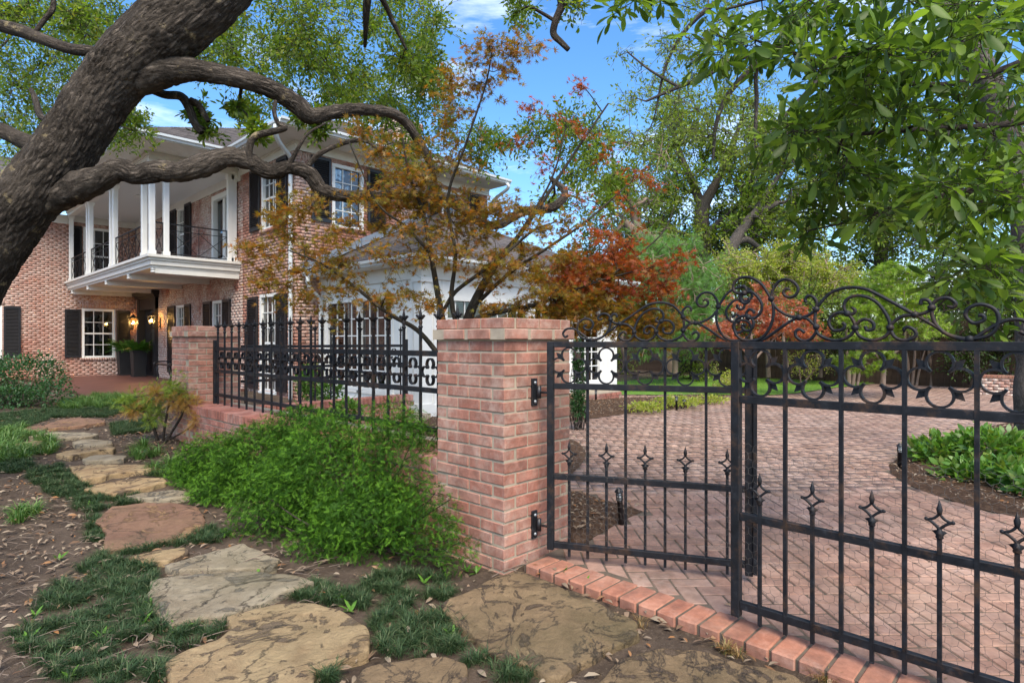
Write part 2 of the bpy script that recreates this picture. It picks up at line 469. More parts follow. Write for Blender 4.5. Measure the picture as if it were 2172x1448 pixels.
def pblobs(lst, jitter=0.0):
    """clumps given as sight line, distance and apparent radius -> place and real radius"""
    return [(atT(px,py,t), rp*t/F) for px,py,t,rp in lst]
def fill_blobs(regions):
    """spread clumps through a slab of space: (x0,x1,y0,y1 sight window), depth range, count, apparent radius range"""
    out = []
    for (x0,x1,y0,y1,t0,t1,n,r0,r1) in regions:
        for _ in range(n):
            t = RNG.uniform(t0,t1); out.append((atT(RNG.uniform(x0,x1), RNG.uniform(y0,y1), t), RNG.uniform(r0,r1)*t/F))
    return out
def plimb(lst, k=6, ws=1.0):
    """limb through (px,py,t,width in photo pixels)"""
    return smooth_path([(*atT(px,py,t), .5*ws*w*t/F/math.sqrt(1+((px-CX)/F)**2)) for px,py,t,w in lst], k)
def inpoly(P, poly):
    poly = np.asarray(poly,float); x, y = P[:,0], P[:,1]; ins = np.zeros(len(P),bool); j = len(poly)-1
    for i in range(len(poly)):
        xi,yi = poly[i]; xj,yj = poly[j]
        c = ((yi>y)!=(yj>y)) & (x < (xj-xi)*(y-yi)/((yj-yi) if yj!=yi else 1e-9)+xi); ins ^= c; j = i
    return ins
def sample_poly(poly, n):
    poly = np.asarray(poly,float); lo, hi = poly.min(0), poly.max(0); out = np.zeros((0,2))
    while len(out) < n:
        q = RNG.uniform(lo, hi, (n*2,2)); out = np.vstack([out, q[inpoly(q,poly)]])
    return out[:n]
def poly_area(p):
    p = np.asarray(p,float); x,y = p[:,0],p[:,1]; return abs(np.dot(x,np.roll(y,1))-np.dot(y,np.roll(x,1)))/2
def gpoly(pts, lift=0.0): return [tuple(atG(px,py,lift)[:2]) for px,py in pts]
# ---------------------------------------------------------------- shared materials
M_pillar = brick_mat('pillar_brick', [(.37,.155,.105),(.32,.12,.08),(.41,.19,.13),(.35,.145,.10),(.43,.21,.15)], .62, 4.5, 1.3, .55, 'object', (.54,.40,.32), .42, .62, dirt=.3)
M_wallb = brick_mat('garden_brick', [(.36,.14,.095),(.30,.11,.08),(.42,.17,.12),(.33,.15,.11)], .35, 2.5, 1.2, .5, 'object', (.55,.42,.36))
M_house = brick_mat('house_brick', [(.38,.165,.11),(.32,.13,.085),(.42,.20,.14),(.36,.155,.11),(.42,.21,.155)], .85, .55, 1.0, .35, 'island', (.58,.48,.41), .42, .58)
M_houseW = brick_mat('whitewashed_brick', [(.36,.14,.095),(.29,.10,.07),(.42,.18,.125),(.38,.17,.125)], 1.0, .9, 1.0, .4, 'island', (.66,.59,.51), .38, .52)
M_paver = brick_mat('paver_clay', [(.38,.245,.18),(.33,.20,.145),(.42,.275,.205),(.36,.225,.172),(.45,.305,.23)], .35, 1.1, .9, .4, 'island', (.52,.43,.37), dirt=.6)
M_paverO = brick_mat('paver_clay_near', [(.38,.225,.158),(.33,.185,.13),(.42,.255,.185),(.36,.21,.152),(.45,.29,.21)], .35, 1.3, .9, .4, 'object', (.52,.42,.36), dirt=.6)
M_header = brick_mat('header_clay', [(.36,.15,.088),(.31,.12,.072),(.40,.18,.112),(.34,.14,.09)], .3, 3.0, 1.2, .5, 'object', (.58,.41,.32), dirt=.45)
M_mortar = plain('mortar', (.36,.30,.22), .95, var=.2, scale=9, bump=.5)
M_joint = plain('paving_joint', (.115,.088,.062), .95, var=.35, scale=7, bump=.6)
M_mortarH = plain('house_mortar', (.40,.30,.235), .95, var=.2, scale=5, bump=.4)
M_iron = None
def iron_mat():
    t = NT('black_iron'); v = t.node('NewGeometry').outputs['Position']
    n = t.noise(v, 22, 6, .7); c = t.ramp(n, [(.35,(.007,.0075,.009)),(.58,(.012,.013,.016)),(.72,(.030,.033,.038))])
    r_ = t.noise(v, 9, 6, .75); c = t.mix(t.ramp(r_, [(.52,(0,0,0)),(.66,(.85,)*3)]), c, (.060,.034,.020)); c = t.mix(t.ramp(t.noise(v, 35, 7, .8), [(.62,(0,0,0)),(.68,(.6,)*3)]), c, (.075,.080,.088))
    t.bump(t.noise(v, 160, 4, .6), .25, .002)
    return t.fin(c, t.ramp(n, [(.3,(.42,)*3),(.7,(.66,)*3)]), .0, .28)
M_iron = iron_mat()
M_black = plain('black_paint', (.012,.012,.014), .42, 0, .5, .25)
M_white = plain('white_paint', (.74,.74,.70), .5, 0, .4, .05, 3, .1)
M_cream = plain('cream_paint', (.66,.65,.60), .5, 0, .4, .06, 3, .1)
M_gutter = plain('gutter_paint', (.58,.62,.62), .38, 0, .5, .06)
M_metalg = plain('grey_flashing', (.22,.25,.28), .42, .3, .5, .1)
M_dark = plain('dark_room', (.02,.018,.016), .9)
M_porch = plain('painted_porch', (.115,.048,.037), .5, 0, .45, .25, 2.5, .15)

def soil_mat():
    t = NT('soil'); v = t.node('NewGeometry').outputs['Position']
    n = t.noise(v, 3.2, 8, .68); n2 = t.noise(v, 38, 6, .7)
    c = t.ramp(n, [(.3,(.042,.030,.021)),(.5,(.075,.054,.038)),(.7,(.125,.092,.066))])
    c = t.mix(t.ramp(n2,[(.52,(0,0,0)),(.72,(.65,)*3)]), c, (.19,.145,.10))
    t.bump(t.mix(.5, t.ramp(n2,[(0,(0,0,0)),(1,(1,1,1))]), t.ramp(t.noise(v,130,4,.6),[(0,(0,0,0)),(1,(1,1,1))])), .9, .02)
    return t.fin(c, .95, 0, .2)
M_soil = soil_mat()
def mulch_mat():
    t = NT('mulch'); v = t.node('NewGeometry').outputs['Position']
    n = t.noise(v, 30, 7, .75, .6); c = t.ramp(n, [(.3,(.030,.017,.010)),(.5,(.085,.048,.028)),(.66,(.16,.10,.06)),(.8,(.30,.22,.15))])
    t.bump(n, 1.0, .02); return t.fin(c, .95, 0, .2)
M_mulch = mulch_mat()
def stone_mat(name, base, alt, dark, gscale=1.0):
    t = NT(name); g = t.node('NewGeometry'); v = g.outputs['Position']
    n = t.noise(v, 2.6*gscale, 8, .64, 1.0); c = t.ramp(n, [(.36,alt),(.56,base),(.70,tuple(min(1,x*1.25) for x in base))])
    p = t.noise(v, 4.1*gscale, 9, .70, 1.6); pm = t.ramp(p, [(.55,(0,0,0)),(.585,(.85,)*3)]); c = t.mix(pm, c, dark)
    s_ = t.noise(v, 60, 5, .7); c = t.mix(t.ramp(s_, [(.55,(0,0,0)),(.75,(.55,)*3)]), c, tuple(x*.45 for x in base))
    s2 = t.noise(v, 210, 3, .7); c = t.mix(t.ramp(s2, [(.45,(0,0,0)),(.75,(.45,)*3)]), c, tuple(min(1,x*1.45) for x in base))
    l1 = t.noise(v, 1.3*gscale, 7, .62, 1.8); c = t.mix(t.ramp(l1, [(.485,(0,0,0)),(.498,(.8,)*3),(.502,(.8,)*3),(.515,(0,0,0))]), c, (.05,.038,.03))
    l2 = t.noise(v, 1.0, 6, .6); c = t.mix(t.ramp(l2, [(.5,(0,0,0)),(.7,(.45,)*3)]), c, (.13,.12,.055))
    cr = t.node('TexVoronoi', feature='DISTANCE_TO_EDGE'); t.l.new(v, cr.inputs['Vector']); cr.inputs['Scale'].default_value = 2.2
    h = t.mix(.5, t.ramp(n,[(0,(0,0,0)),(1,(1,1,1))]), t.ramp(t.noise(v,15,9,.78,1.2),[(.2,(0,0,0)),(.8,(1,1,1))]))
    h = t.mix(.3, h, t.ramp(pm,[(0,(1,1,1)),(1,(0,0,0))]))
    t.bump(h, 1.0, .05); return t.fin(c, .85, 0, .25)
M_st_tan = stone_mat('sandstone_tan', (.43,.31,.165), (.30,.195,.10), (.105,.075,.06))
M_st_grey = stone_mat('sandstone_grey', (.36,.30,.205), (.24,.185,.115), (.17,.155,.125), .8)
M_st_red = stone_mat('sandstone_red', (.27,.155,.095), (.19,.105,.07), (.33,.20,.095), .9)
M_st_olive = stone_mat('sandstone_olive', (.27,.185,.10), (.18,.125,.065), (.085,.060,.046), 1.0)

# ---------------------------------------------------------------- ground sheet
def axis(lo, hi, fine_lo, fine_hi, step):
    a = list(np.arange(fine_lo, fine_hi+1e-6, step)); g = step
    x = fine_hi
    while x < hi: g *= 1.35; x += g; a.append(x)
    x = fine_lo; g = step
    while x > lo: g *= 1.35; x -= g; a.insert(0, x)
    return np.array(a)
gx = axis(-300, 400, -3.0, 6.0, .06); gy = axis(-300, 400, -1.0, 11.0, .06)
GX, GY = np.meshgrid(gx, gy, indexing='ij')
GZ = gz(GX, GY)
bump_ = np.zeros_like(GZ)
for i, x in enumerate(gx):
    if -3 <= x <= 2.44:
        for j, y in enumerate(gy):
            if -1 <= y <= 11: bump_[i,j] = .018*mnoise.noise(Vector((x*2.1,y*2.1,0))) + .010*mnoise.noise(Vector((x*7,y*7,3)))
GZ = GZ + bump_
nx, ny = len(gx), len(gy)
ii = (np.arange(nx-1)[:,None]*ny + np.arange(ny-1)[None,:]).ravel()
me = tri_mesh('ground', np.stack([GX,GY,GZ],-1).reshape(-1,3), np.stack([ii,ii+ny,ii+ny+1,ii+1],-1), M_soil, smooth=True)
ground = inst('ground', me); ground['kind'] = 'structure'

# ---------------------------------------------------------------- beds, lawn and driveway
Z_DR = .05
def zpoly(pts, z=Z_DR): return [tuple(atZ(px,py,z)[:2]) for px,py in pts]
bed_wedge = zpoly([(1364,1084),(1310,1110),(1215,1166)]) + [(2.95,2.35),(2.95,2.9)] + zpoly([(1215,1042),(1290,1062)])
bed_maple = [(2.95,2.95),(2.95,7.3),(5.6,7.3),(6.3,7.9)] + zpoly([(1190,925),(1228,938),(1243,958),(1238,980),(1215,1003)]) + [(3.3,2.95)]
bed_sun = [(6.4,6.2),(6.4,7.95),(10.3,7.95)] + zpoly([(1250,850),(1330,845),(1490,839),(1556,846),(1470,860),(1350,874),(1215,893)])
bed_right = zpoly([(1885,985),(1889,1003),(1915,1022),(1960,1042),(2060,1075),(2172,1100),(2260,1110),(2300,905),(2172,890),(2090,905),(1990,928),(1915,965)])
lawn_poly = zpoly([(1215,836),(1400,838),(1640,838),(1700,833),(1760,824)]) + [(20.3,4.5),(20.3,22),(11.2,22),(11.2,9.2)]
drive_poly = [(2.66,2.30),(2.66,-2.2),(20.3,-2.2),(20.3,4.5)] + lawn_poly[4::-1] + [(11.2,9.0),(10.2,8.0),(6.4,7.0),(3.0,2.95),(3.0,2.30)]

def sheet(name, poly, z, mat, kind='structure', sub=.25, amp=.0):
    p = np.asarray(poly); lo, hi = p.min(0), p.max(0)
    b = MB(); b.f.append(tuple(range(len(p)))); b.v += [(float(x),float(y),z) for x,y in p]
    o = b.build(name, mat); o['kind'] = kind; return o
drive = sheet('driveway', drive_poly, .0450, M_joint)
lawn = sheet('lawn', lawn_poly, .062, plain('turf', (.10,.20,.018), .9, var=.3, scale=2.0, bump=.8))

def mound(name, poly, z, mat, h=.05):
    """planting bed: a low mound with an uneven surface"""
    p = np.asarray(poly); n = 64
    L = np.concatenate([[0],np.cumsum(np.linalg.norm(np.diff(np.vstack([p,p[:1]]),axis=0),axis=1))]); u = np.linspace(0,L[-1],n,endpoint=False)
    q = np.stack([np.interp(u,L,np.append(p[:,k],p[0,k])) for k in (0,1)],1); c = q.mean(0); V=[]; rings=(1,.93,.82,.66,.45,.22)
    for r in rings:
        for a in q:
            x,y = c+(a-c)*r; V.append((x,y,z+(0 if r==1 else h*min(1,(1-r)*5)+.02*mnoise.noise(Vector((x*4,y*4,1))))))
    V.append((c[0],c[1],z+h)); Fc=[]
    for i in range(len(rings)-1):
        for k in range(n): Fc.append((i*n+k,i*n+(k+1)%n,(i+1)*n+(k+1)%n,(i+1)*n+k))
    b = MB(); b.v=V; b.f=Fc+[((len(rings)-1)*n+k,(len(rings)-1)*n+(k+1)%n,len(V)-1) for k in range(n)]
    o = b.build(name, mat, smooth=True); o['kind']='structure'; return o
for nm, pl in (('mulch_bed',bed_wedge),('mulch_bed',bed_maple),('mulch_bed',bed_sun),('mulch_bed',bed_right)): mound(nm, pl, .052, M_mulch, .045)

# pavers, herringbone at 45 degrees to the gate line: near ones singly, the rest as one part
U_ = .1035; c45 = math.cos(R(45)); near, far = [], []
beds = [bed_wedge, bed_maple, bed_sun, bed_right, lawn_poly]
cells = []
for i in range(-40, 260):
    for j in range(-190, 130):
        k = (i-j) % 4
        if k == 0: a, b_, ln = i+1.0, j+.5, 0
        elif k == 3: a, b_, ln = i+.5, j+1.0, 1
        else: continue
        x = 2.7 + (a*c45 - b_*c45)*U_; y = 1.0 + (a*c45 + b_*c45)*U_
        cells.append((x, y, ln))
cells = np.array(cells)
tt = cells[:,0]*FW[0]+cells[:,1]*FW[1]; ll = cells[:,0]*RT[0]+cells[:,1]*RT[1]
keep = (cells[:,0] > 2.735) & (tt > .8) & (tt < 17.5) & (ll/np.maximum(tt,.1) < 1.15) & (ll/np.maximum(tt,.1) > -.05) & inpoly(cells[:,:2], drive_poly)
for b_ in beds: keep &= ~inpoly(cells[:,:2], b_)
keep &= ~((cells[:,0]<3.08)&(cells[:,1]>2.22)&(cells[:,1]<3.1))
cells = cells[keep]; tt = tt[keep]; ll = ll[keep]
vis = (ll/tt < .90) & (ll/tt > .03)
order = np.argsort(np.where(vis, tt, 1e3)); nearset = set(order[:290].tolist())
hl, hw = U_-.0048, U_/2-.0048
pv = [MB().cbox((-hl,-hw,-.03),(hl,hw,0),.004).mesh('paver', M_paverO)]
FV, FF = [], []
for n_, (x,y,ln) in enumerate(cells):
    rz = R(45) + (R(90) if ln else 0); dz = RNG.normal(0,.0012)
    if n_ in nearset:
        o = inst('paver', pv[0], None, (x,y,Z_DR+dz), (RNG.normal(0,.006),RNG.normal(0,.006),rz+RNG.normal(0,.006))); o.parent = drive
    else:
        ca, sa = math.cos(rz), math.sin(rz); b0 = len(FV)*8
        FV.append([(x+ca*u-sa*v, y+sa*u+ca*v, Z_DR+dz+w) for w in (-.02,0) for u,v in ((-hl,-hw),(hl,-hw),(hl,hw),(-hl,hw))])
        FF += [(b0+4,b0+5,b0+6,b0+7),(b0,b0+1,b0+5,b0+4),(b0+1,b0+2,b0+6,b0+5),(b0+2,b0+3,b0+7,b0+6),(b0+3,b0,b0+4,b0+7)]
o = inst('pavers', tri_mesh('pavers', np.array(FV).reshape(-1,3), np.array(FF), M_paver), drive); o['kind'] = 'stuff'
# header course along the gate line
hm = MB().cbox((-.0975,-.0465,-.12),(.0975,.0465,0),.006).mesh('header_brick', M_header)
kerb = MB().box((2.470,-2.2,-.2),(2.70,2.28,.0475)).build('kerb', M_joint); kerb['kind'] = 'structure'
for k in range(26):
    y = 2.215 - k*.1035
    inst('header_brick', hm, kerb, (2.558+RNG.normal(0,.002), y, .053+RNG.normal(0,.0015)), (0,0,RNG.normal(0,.012)))

# ---------------------------------------------------------------- flagstones
stones = [
 ('large olive flagstone in front of the brick gate pillar', M_st_olive, [(1091,1214),(1121,1220),(1221,1260),(1302,1294),(1355,1321),(1350,1344),(1300,1365),(1250,1395),(1190,1430),(1155,1433),(1140,1415),(1100,1405),(1044,1381),(1000,1344),(970,1321),(933,1284),(994,1254),(1054,1224)]),
 ('olive brown flagstone along the bottom edge beside the red header bricks', M_st_olive, [(1270,1448),(1315,1398),(1382,1381),(1456,1374),(1503,1381),(1570,1404),(1637,1415),(1690,1431),(1720,1455),(1700,1520),(1300,1530),(1240,1480)]),
 ('big yellow flagstone with dark scaled patches at the front of the path', M_st_tan, [(488,1308),(548,1291),(602,1279),(655,1279),(722,1294),(769,1321),(789,1351),(786,1375),(749,1388),(696,1405),(669,1428),(669,1460),(640,1500),(380,1500),(357,1435),(347,1405),(401,1375),(455,1358),(488,1334)]),
 ('dark mottled flagstone at the bottom edge between two grass clumps', M_st_olive, [(730,1460),(769,1421),(816,1405),(883,1391),(937,1391),(984,1405),(997,1428),(1010,1470),(960,1520),(740,1520)]),
 ('grey green flagstone with pale streaks behind the big yellow one', M_st_grey, [(317,1231),(354,1221),(421,1217),(488,1211),(575,1215),(635,1224),(668,1234),(642,1244),(602,1257),(562,1274),(515,1291),(481,1304),(428,1308),(381,1318),(351,1320),(331,1298),(324,1274),(314,1257)]),
 ('grey pointed flagstone tucked under the yew at the path edge', M_st_grey, [(344,1200),(401,1184),(468,1164),(515,1152),(542,1164),(589,1184),(590,1198),(548,1205),(488,1205),(421,1208),(361,1209)]),
 ('small tan flagstone sliver in front of the reddish stone', M_st_tan, [(274,1180),(334,1167),(394,1160),(401,1170),(361,1187),(300,1190)]),
 ('large reddish brown flagstone in the middle of the path', M_st_red, [(203,1102),(241,1073),(295,1067),(357,1067),(415,1073),(431,1091),(435,1113),(415,1129),(371,1140),(321,1149),(268,1158),(223,1167),(219,1154),(228,1131),(210,1113)]),
 ('narrow grey flagstone just behind the reddish stone', M_st_grey, [(266,1049),(312,1042),(371,1037),(397,1042),(402,1055),(348,1060),(290,1056)]),
 ('long cracked tan and grey flagstone beside the dark grass', M_st_tan, [(179,1035),(214,1024),(268,1013),(304,1011),(348,1013),(353,1022),(312,1035),(268,1042),(241,1051),(219,1044),(196,1040)]),
 ('broad buff flagstone halfway along the path', M_st_tan, [(147,984),(201,981),(268,981),(312,984),(344,995),(290,1000),(250,1006),(205,1015),(179,1019),(156,1004)]),
 ('small pale flagstone touching the broad buff one', M_st_grey, [(174,973),(192,964),(232,962),(268,967),(263,976),(214,977),(179,978)]),
 ('flat flagstone with a grey corner beyond the broad buff one', M_st_tan, [(118,962),(152,952),(196,948),(243,948),(241,954),(210,955),(179,961),(147,970)]),
 ('pale flagstone lying near the brown mulch', M_st_grey, [(154,937),(179,931),(232,933),(241,942),(201,945),(165,944)]),
 ('small tan flagstone half hidden by the tall grass', M_st_tan, [(29,942),(58,935),(107,933),(80,944),(40,948)]),
 ('long thin grey flagstone toward the far end of the path', M_st_grey, [(60,924),(112,916),(179,917),(210,921),(179,928),(112,929)]),
 ('purplish flagstone at the far edge of the path', M_st_red, [(36,917),(58,904),(85,901),(100,908),(67,919)]),
 ('farthest reddish flagstone before the shrub', M_st_red, [(92,901),(125,890),(165,886),(214,890),(223,895),(179,901),(103,908)]),
]
STONE_G = []
for lab, mat, poly in stones:
    p = np.array(gpoly(poly, .04)); STONE_G.append(p); c = p.mean(0)
    pp = np.vstack([p,p[:1]]); q0 = smooth_path(pp,6)[:-1]; q1 = np.vstack([pp[i]+(pp[i+1]-pp[i])*np.linspace(0,1,6,endpoint=False)[:,None] for i in range(len(p))])
    q = q1*.72+q0*.28; q = q + .022*np.array([(mnoise.noise(Vector((a*9,b*9,1))),mnoise.noise(Vector((a*9,b*9,9)))) for a,b in q]); n = len(q); zc = float(gz(c[0],c[1]))+.042
    tilt = RNG.normal(0,.010,2); V=[]; rings = ((1.0,-.06),(1.0,-.012),(.992,-.003),(.97,0),(.9,.001),(.72,.002),(.45,.002),(.2,.001))
    for r,dz in rings:
        for k,a in enumerate(q):
            j = 1+.018*mnoise.noise(Vector((a[0]*14,a[1]*14,5)))
            x,y = c+(a-c)*r*j
            z = zc+dz+tilt[0]*(x-c[0])+tilt[1]*(y-c[1])+(.007*mnoise.noise(Vector((x*5,y*5,2)))+.004*mnoise.noise(Vector((x*15,y*15,2))) if r<1 else 0)
            V.append((x-c[0],y-c[1],z-zc))
    V.append((0,0,.0)); b = MB(); b.v = V
    for i in range(len(rings)-1):
        for k in range(n): b.f.append((i*n+k,i*n+(k+1)%n,(i+1)*n+(k+1)%n,(i+1)*n+k))
    b.f += [((len(rings)-1)*n+k,(len(rings)-1)*n+(k+1)%n,len(V)-1) for k in range(n)]
    o = b.build('flagstone', mat, loc=(c[0],c[1],zc), smooth=True); tag(o, lab, 'flagstone', 'flagstones of the garden path')

# porch slab
porch = MB().box((2.72,13.8,-.1),(5.647,22.84,.215)).build('porch_floor', M_porch); porch['kind'] = 'structure'
# ---------------------------------------------------------------- the house
HX, HY, YW = 5.647, 11.442, 22.844
house = empty('brick_house', (HX, HY, 0), 0, 'two storey red brick house with white balcony and black shutters', 'house')
def hpart(mb, name, mat, smooth=False, parent=None):
    o = mb.build(name, mat, None, smooth)
    if parent is None: wparent(o, house)
    else:
        o.parent = parent
    return o
class Wall:
    """plane of a wall: u runs along it, d is distance out of the face"""
    def __init__(s, kind, c): s.kind, s.c = kind, c
    def p(s, u, z, d=0.0): return (s.c-d, u, z) if s.kind == 'x' else (u, s.c-d, z)
    def box(s, mb, u0, u1, z0, z1, d0, d1):
        a, b = s.p(u0,z0,d0), s.p(u1,z1,d1)
        return mb.box(tuple(min(p,q) for p,q in zip(a,b)), tuple(max(p,q) for p,q in zip(a,b)))
W_side, W_front, W_far = Wall('x',HX), Wall('y',HY), Wall('y',YW)

def brick_wall(w, u0, u1, z0, z1, holes, mat, L=.2032, P=.0677, name='wall', soldiers=(), sills=()):
    """mortar wall with openings, every brick proud of the joints"""
    us = sorted({u0,u1,*[h[0] for h in holes],*[h[1] for h in holes]}); zs = sorted({z0,z1,*[h[2] for h in holes],*[h[3] for h in holes]})
    mb = MB()
    for a,b in zip(us,us[1:]):
        for c,d in zip(zs,zs[1:]):
            if c < z0-1e-6 or d > z1+1e-6 or a < u0-1e-6 or b > u1+1e-6: continue
            um, zm = (a+b)/2, (c+d)/2
            if any(h[0]<um<h[1] and h[2]<zm<h[3] for h in holes): continue
            w.box(mb, a, b, c, d, -.22, 0)
    wall = hpart(mb, name, M_mortarH)
    V, Fq = [], []
    def brick(a,b,c,d,dep):
        k = len(V); V.extend([w.p(a,c,0),w.p(b,c,0),w.p(b,d,0),w.p(a,d,0),w.p(a,c,dep),w.p(b,c,dep),w.p(b,d,dep),w.p(a,d,dep)])
        Fq.extend([(k+4,k+5,k+6,k+7),(k,k+1,k+5,k+4),(k+1,k+2,k+6,k+5),(k+2,k+3,k+7,k+6),(k+3,k,k+4,k+7)])
    solid = list(holes) + [s_[:4] for s_ in soldiers] + [s_[:4] for s_ in sills]
    row = 0; z = z0
    while z < z1-.02:
        ze = min(z+P-.009, z1); zm = (z+ze)/2
        iv = [(u0,u1)]
        for h in solid:
            if h[2] < zm < h[3]:
                nv = []
                for a,b in iv:
                    if h[1] <= a or h[0] >= b: nv.append((a,b)); continue
                    if h[0] > a: nv.append((a,h[0]))
                    if h[1] < b: nv.append((h[1],b))
                iv = nv
        u = u0 - (L/2 if row % 2 else 0)
        while u < u1:
            for a,b in iv:
                p, q = max(u,a), min(u+L-.009,b)
                if q-p > .03: brick(p, q, z, ze, .006+random.random()*.003)
            u += L
        z += P; row += 1
    for (a,b,c,d) in soldiers:
        n = max(1,round((b-a)/P)); st = (b-a)/n
        for k in range(n): brick(a+k*st+.005, a+(k+1)*st-.005, c+.004, d-.006, .009)
    for (a,b,c,d) in sills:
        n = max(1,round((b-a)/P)); st = (b-a)/n
        for k in range(n): brick(a+k*st+.005, a+(k+1)*st-.005, c+.004, d, .045)
    o = inst('bricks', tri_mesh('bricks', np.array(V,float), np.array(Fq), mat)); o['kind'] = 'stuff'
    o.parent = wall
    return wall

def glass_mat(name, tint, inside=.55):
    t = NT(name); g = t.node('BsdfGlossy'); g.inputs['Roughness'].default_value = .015; g.inputs['Color'].default_value = (.95,.97,1,1)
    tr = t.node('BsdfTransparent'); tr.inputs['Color'].default_value = (*tint,1)
    fr = t.node('Fresnel'); fr.inputs['IOR'].default_value = 1.9
    v = t.node('NewGeometry').outputs['Position']; bp = t.node('Bump'); t.l.new(t.noise(v, 2.5, 2, .5), bp.inputs['Height']); bp.inputs['Strength'].default_value = .12; bp.inputs['Distance'].default_value = .03
    t.l.new(bp.outputs['Normal'], g.inputs['Normal'])
    m = t.node('MixShader'); t.l.new(fr.outputs[0], m.inputs[0]); t.l.new(tr.outputs[0], m.inputs[1]); t.l.new(g.outputs[0], m.inputs[2]); t.l.new(m.outputs[0], t.out.inputs[0])
    return t.m
M_glass = glass_mat('window_glass', (.55,.58,.55))
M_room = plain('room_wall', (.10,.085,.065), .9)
M_curtain = plain('curtain', (.42,.36,.26), .9, var=.25, scale=9)
M_lit = None

def window(w, u0, u1, z0, z1, cols, rows, deep=.07, casing=.07, bars=.018, meet=True, mat=None, curtain=False, rail=.05):
    """frame, glazing bars and one object per pane"""
    mat = mat or M_white
    fr = MB()
    w.box(fr,u0,u0+casing,z0,z1,-deep,.012); w.box(fr,u1-casing,u1,z0,z1,-deep,.012)
    w.box(fr,u0+casing,u1-casing,z1-casing,z1,-deep,.012); w.box(fr,u0-.02,u1+.02,z0-.05,z0,-deep,.035)
    w.box(fr,u0+casing,u1-casing,z0,z0+rail,-deep,-.02)
    win = hpart(fr, 'window', mat)
    a,b,c,d = u0+casing, u1-casing, z0+rail, z1-casing
    gb = MB(); du, dz = (b-a)/cols, (d-c)/rows
    for k in range(1,cols): w.box(gb,a+k*du-bars/2,a+k*du+bars/2,c,d,-deep+.012,-deep+.035)
    for k in range(1,rows):
        h = bars/2 if not (meet and k == rows//2) else .024
        w.box(gb,a,b,c+k*dz-h,c+k*dz+h,-deep+.010,-deep+.040)
    o = hpart(gb,'glazing_bars',mat,parent=win)
    for i in range(cols):
        for j in range(rows):
            p = MB(); w.box(p,a+i*du+bars/2,a+(i+1)*du-bars/2,c+j*dz+bars/2,c+(j+1)*dz-bars/2,-deep+.016,-deep+.020)
            hpart(p,'pane',M_glass,parent=win)
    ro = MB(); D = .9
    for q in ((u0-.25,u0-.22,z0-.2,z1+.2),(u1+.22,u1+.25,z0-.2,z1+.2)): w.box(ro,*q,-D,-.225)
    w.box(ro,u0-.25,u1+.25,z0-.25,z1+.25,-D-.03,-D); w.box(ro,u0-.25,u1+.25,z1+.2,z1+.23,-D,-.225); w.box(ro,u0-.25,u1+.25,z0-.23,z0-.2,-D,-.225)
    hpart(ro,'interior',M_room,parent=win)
    if curtain:
        cu = MB()
        for (s0,s1) in ((a-.1,a+(b-a)*.22),(b-(b-a)*.22,b+.1)):
            n = 10
            for k in range(n):
                x0 = s0+(s1-s0)*k/n; x1 = s0+(s1-s0)*(k+1)/n; o_ = .03*(k%2)
                w.box(cu,x0,x1,c-.1,d+.1,-.30-o_,-.29-o_)
        hpart(cu,'curtain',M_curtain,parent=win)
    return win
def shutter(w, u0, u1, z0, z1, midrail=True):
    fr = MB(); s = .05; D0, D1 = .012, .050
    w.box(fr,u0,u0+s,z0,z1,D0,D1); w.box(fr,u1-s,u1,z0,z1,D0,D1); w.box(fr,u0+s,u1-s,z0,z0+s*1.5,D0,D1); w.box(fr,u0+s,u1-s,z1-s*1.3,z1,D0,D1)
    w.box(fr,u0+s,u1-s,z0,z1,D0-.010,D0+.002)
    sh = hpart(fr,'shutter',M_black); lv = MB(); z = z0+s*1.5+.01
    while z < z1-s*1.3-.02:
        vs = [w.p(u0+s,z,D1-.004),w.p(u1-s,z,D1-.004),w.p(u1-s,z+.030,D0+.008),w.p(u0+s,z+.030,D0+.008),
              w.p(u0+s,z+.008,D1-.002),w.p(u1-s,z+.008,D1-.002),w.p(u1-s,z+.038,D0+.010),w.p(u0+s,z+.038,D0+.010)]
        lv.add(vs,[(0,1,2,3),(4,5,6,7),(0,1,5,4),(1,2,6,5),(2,3,7,6),(3,0,4,7)]); z += .042
    hpart(lv,'louvers',M_black,parent=sh); return sh

# --- side wall (faces the path) with its openings
side_holes = [(12.31,13.06,3.74,5.08),(12.34,13.16,.22,2.33),(15.28,15.95,.40,2.32),(18.02,18.72,.40,2.32),(20.45,22.25,.20,2.62),(14.79,16.02,3.15,4.97),(18.0,18.64,3.60,5.06)]
brick_wall(W_side, HY, 14.10, -.1, 5.16, [h for h in side_holes if h[0] < 14.1], M_house, sills=[(12.25,13.12,3.66,3.73)], name='wall')
brick_wall(W_side, 14.10, YW, -.1, 5.16, [h for h in side_holes if h[0] > 14.1], M_houseW, soldiers=[(15.2,16.03,2.33,2.55),(17.94,18.8,2.33,2.55)], name='wall')
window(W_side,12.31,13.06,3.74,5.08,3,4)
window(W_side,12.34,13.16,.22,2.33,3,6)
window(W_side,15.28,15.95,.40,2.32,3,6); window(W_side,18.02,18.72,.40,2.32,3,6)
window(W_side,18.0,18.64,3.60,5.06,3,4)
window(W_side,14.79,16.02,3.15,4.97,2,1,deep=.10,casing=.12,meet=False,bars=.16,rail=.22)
for a,b,c,d in ((13.10,13.62,3.76,5.12),(11.80,12.27,3.76,5.12),(13.22,13.76,.25,2.30),(11.82,12.30,.25,2.30),(16.0,16.54,.40,2.32),(14.76,15.24,.40,2.32),
                (18.78,19.42,.40,2.32),(17.50,17.97,.40,2.32),(18.70,19.22,3.60,5.08),(17.47,17.96,3.60,5.08)): shutter(W_side,a,b,c,d)
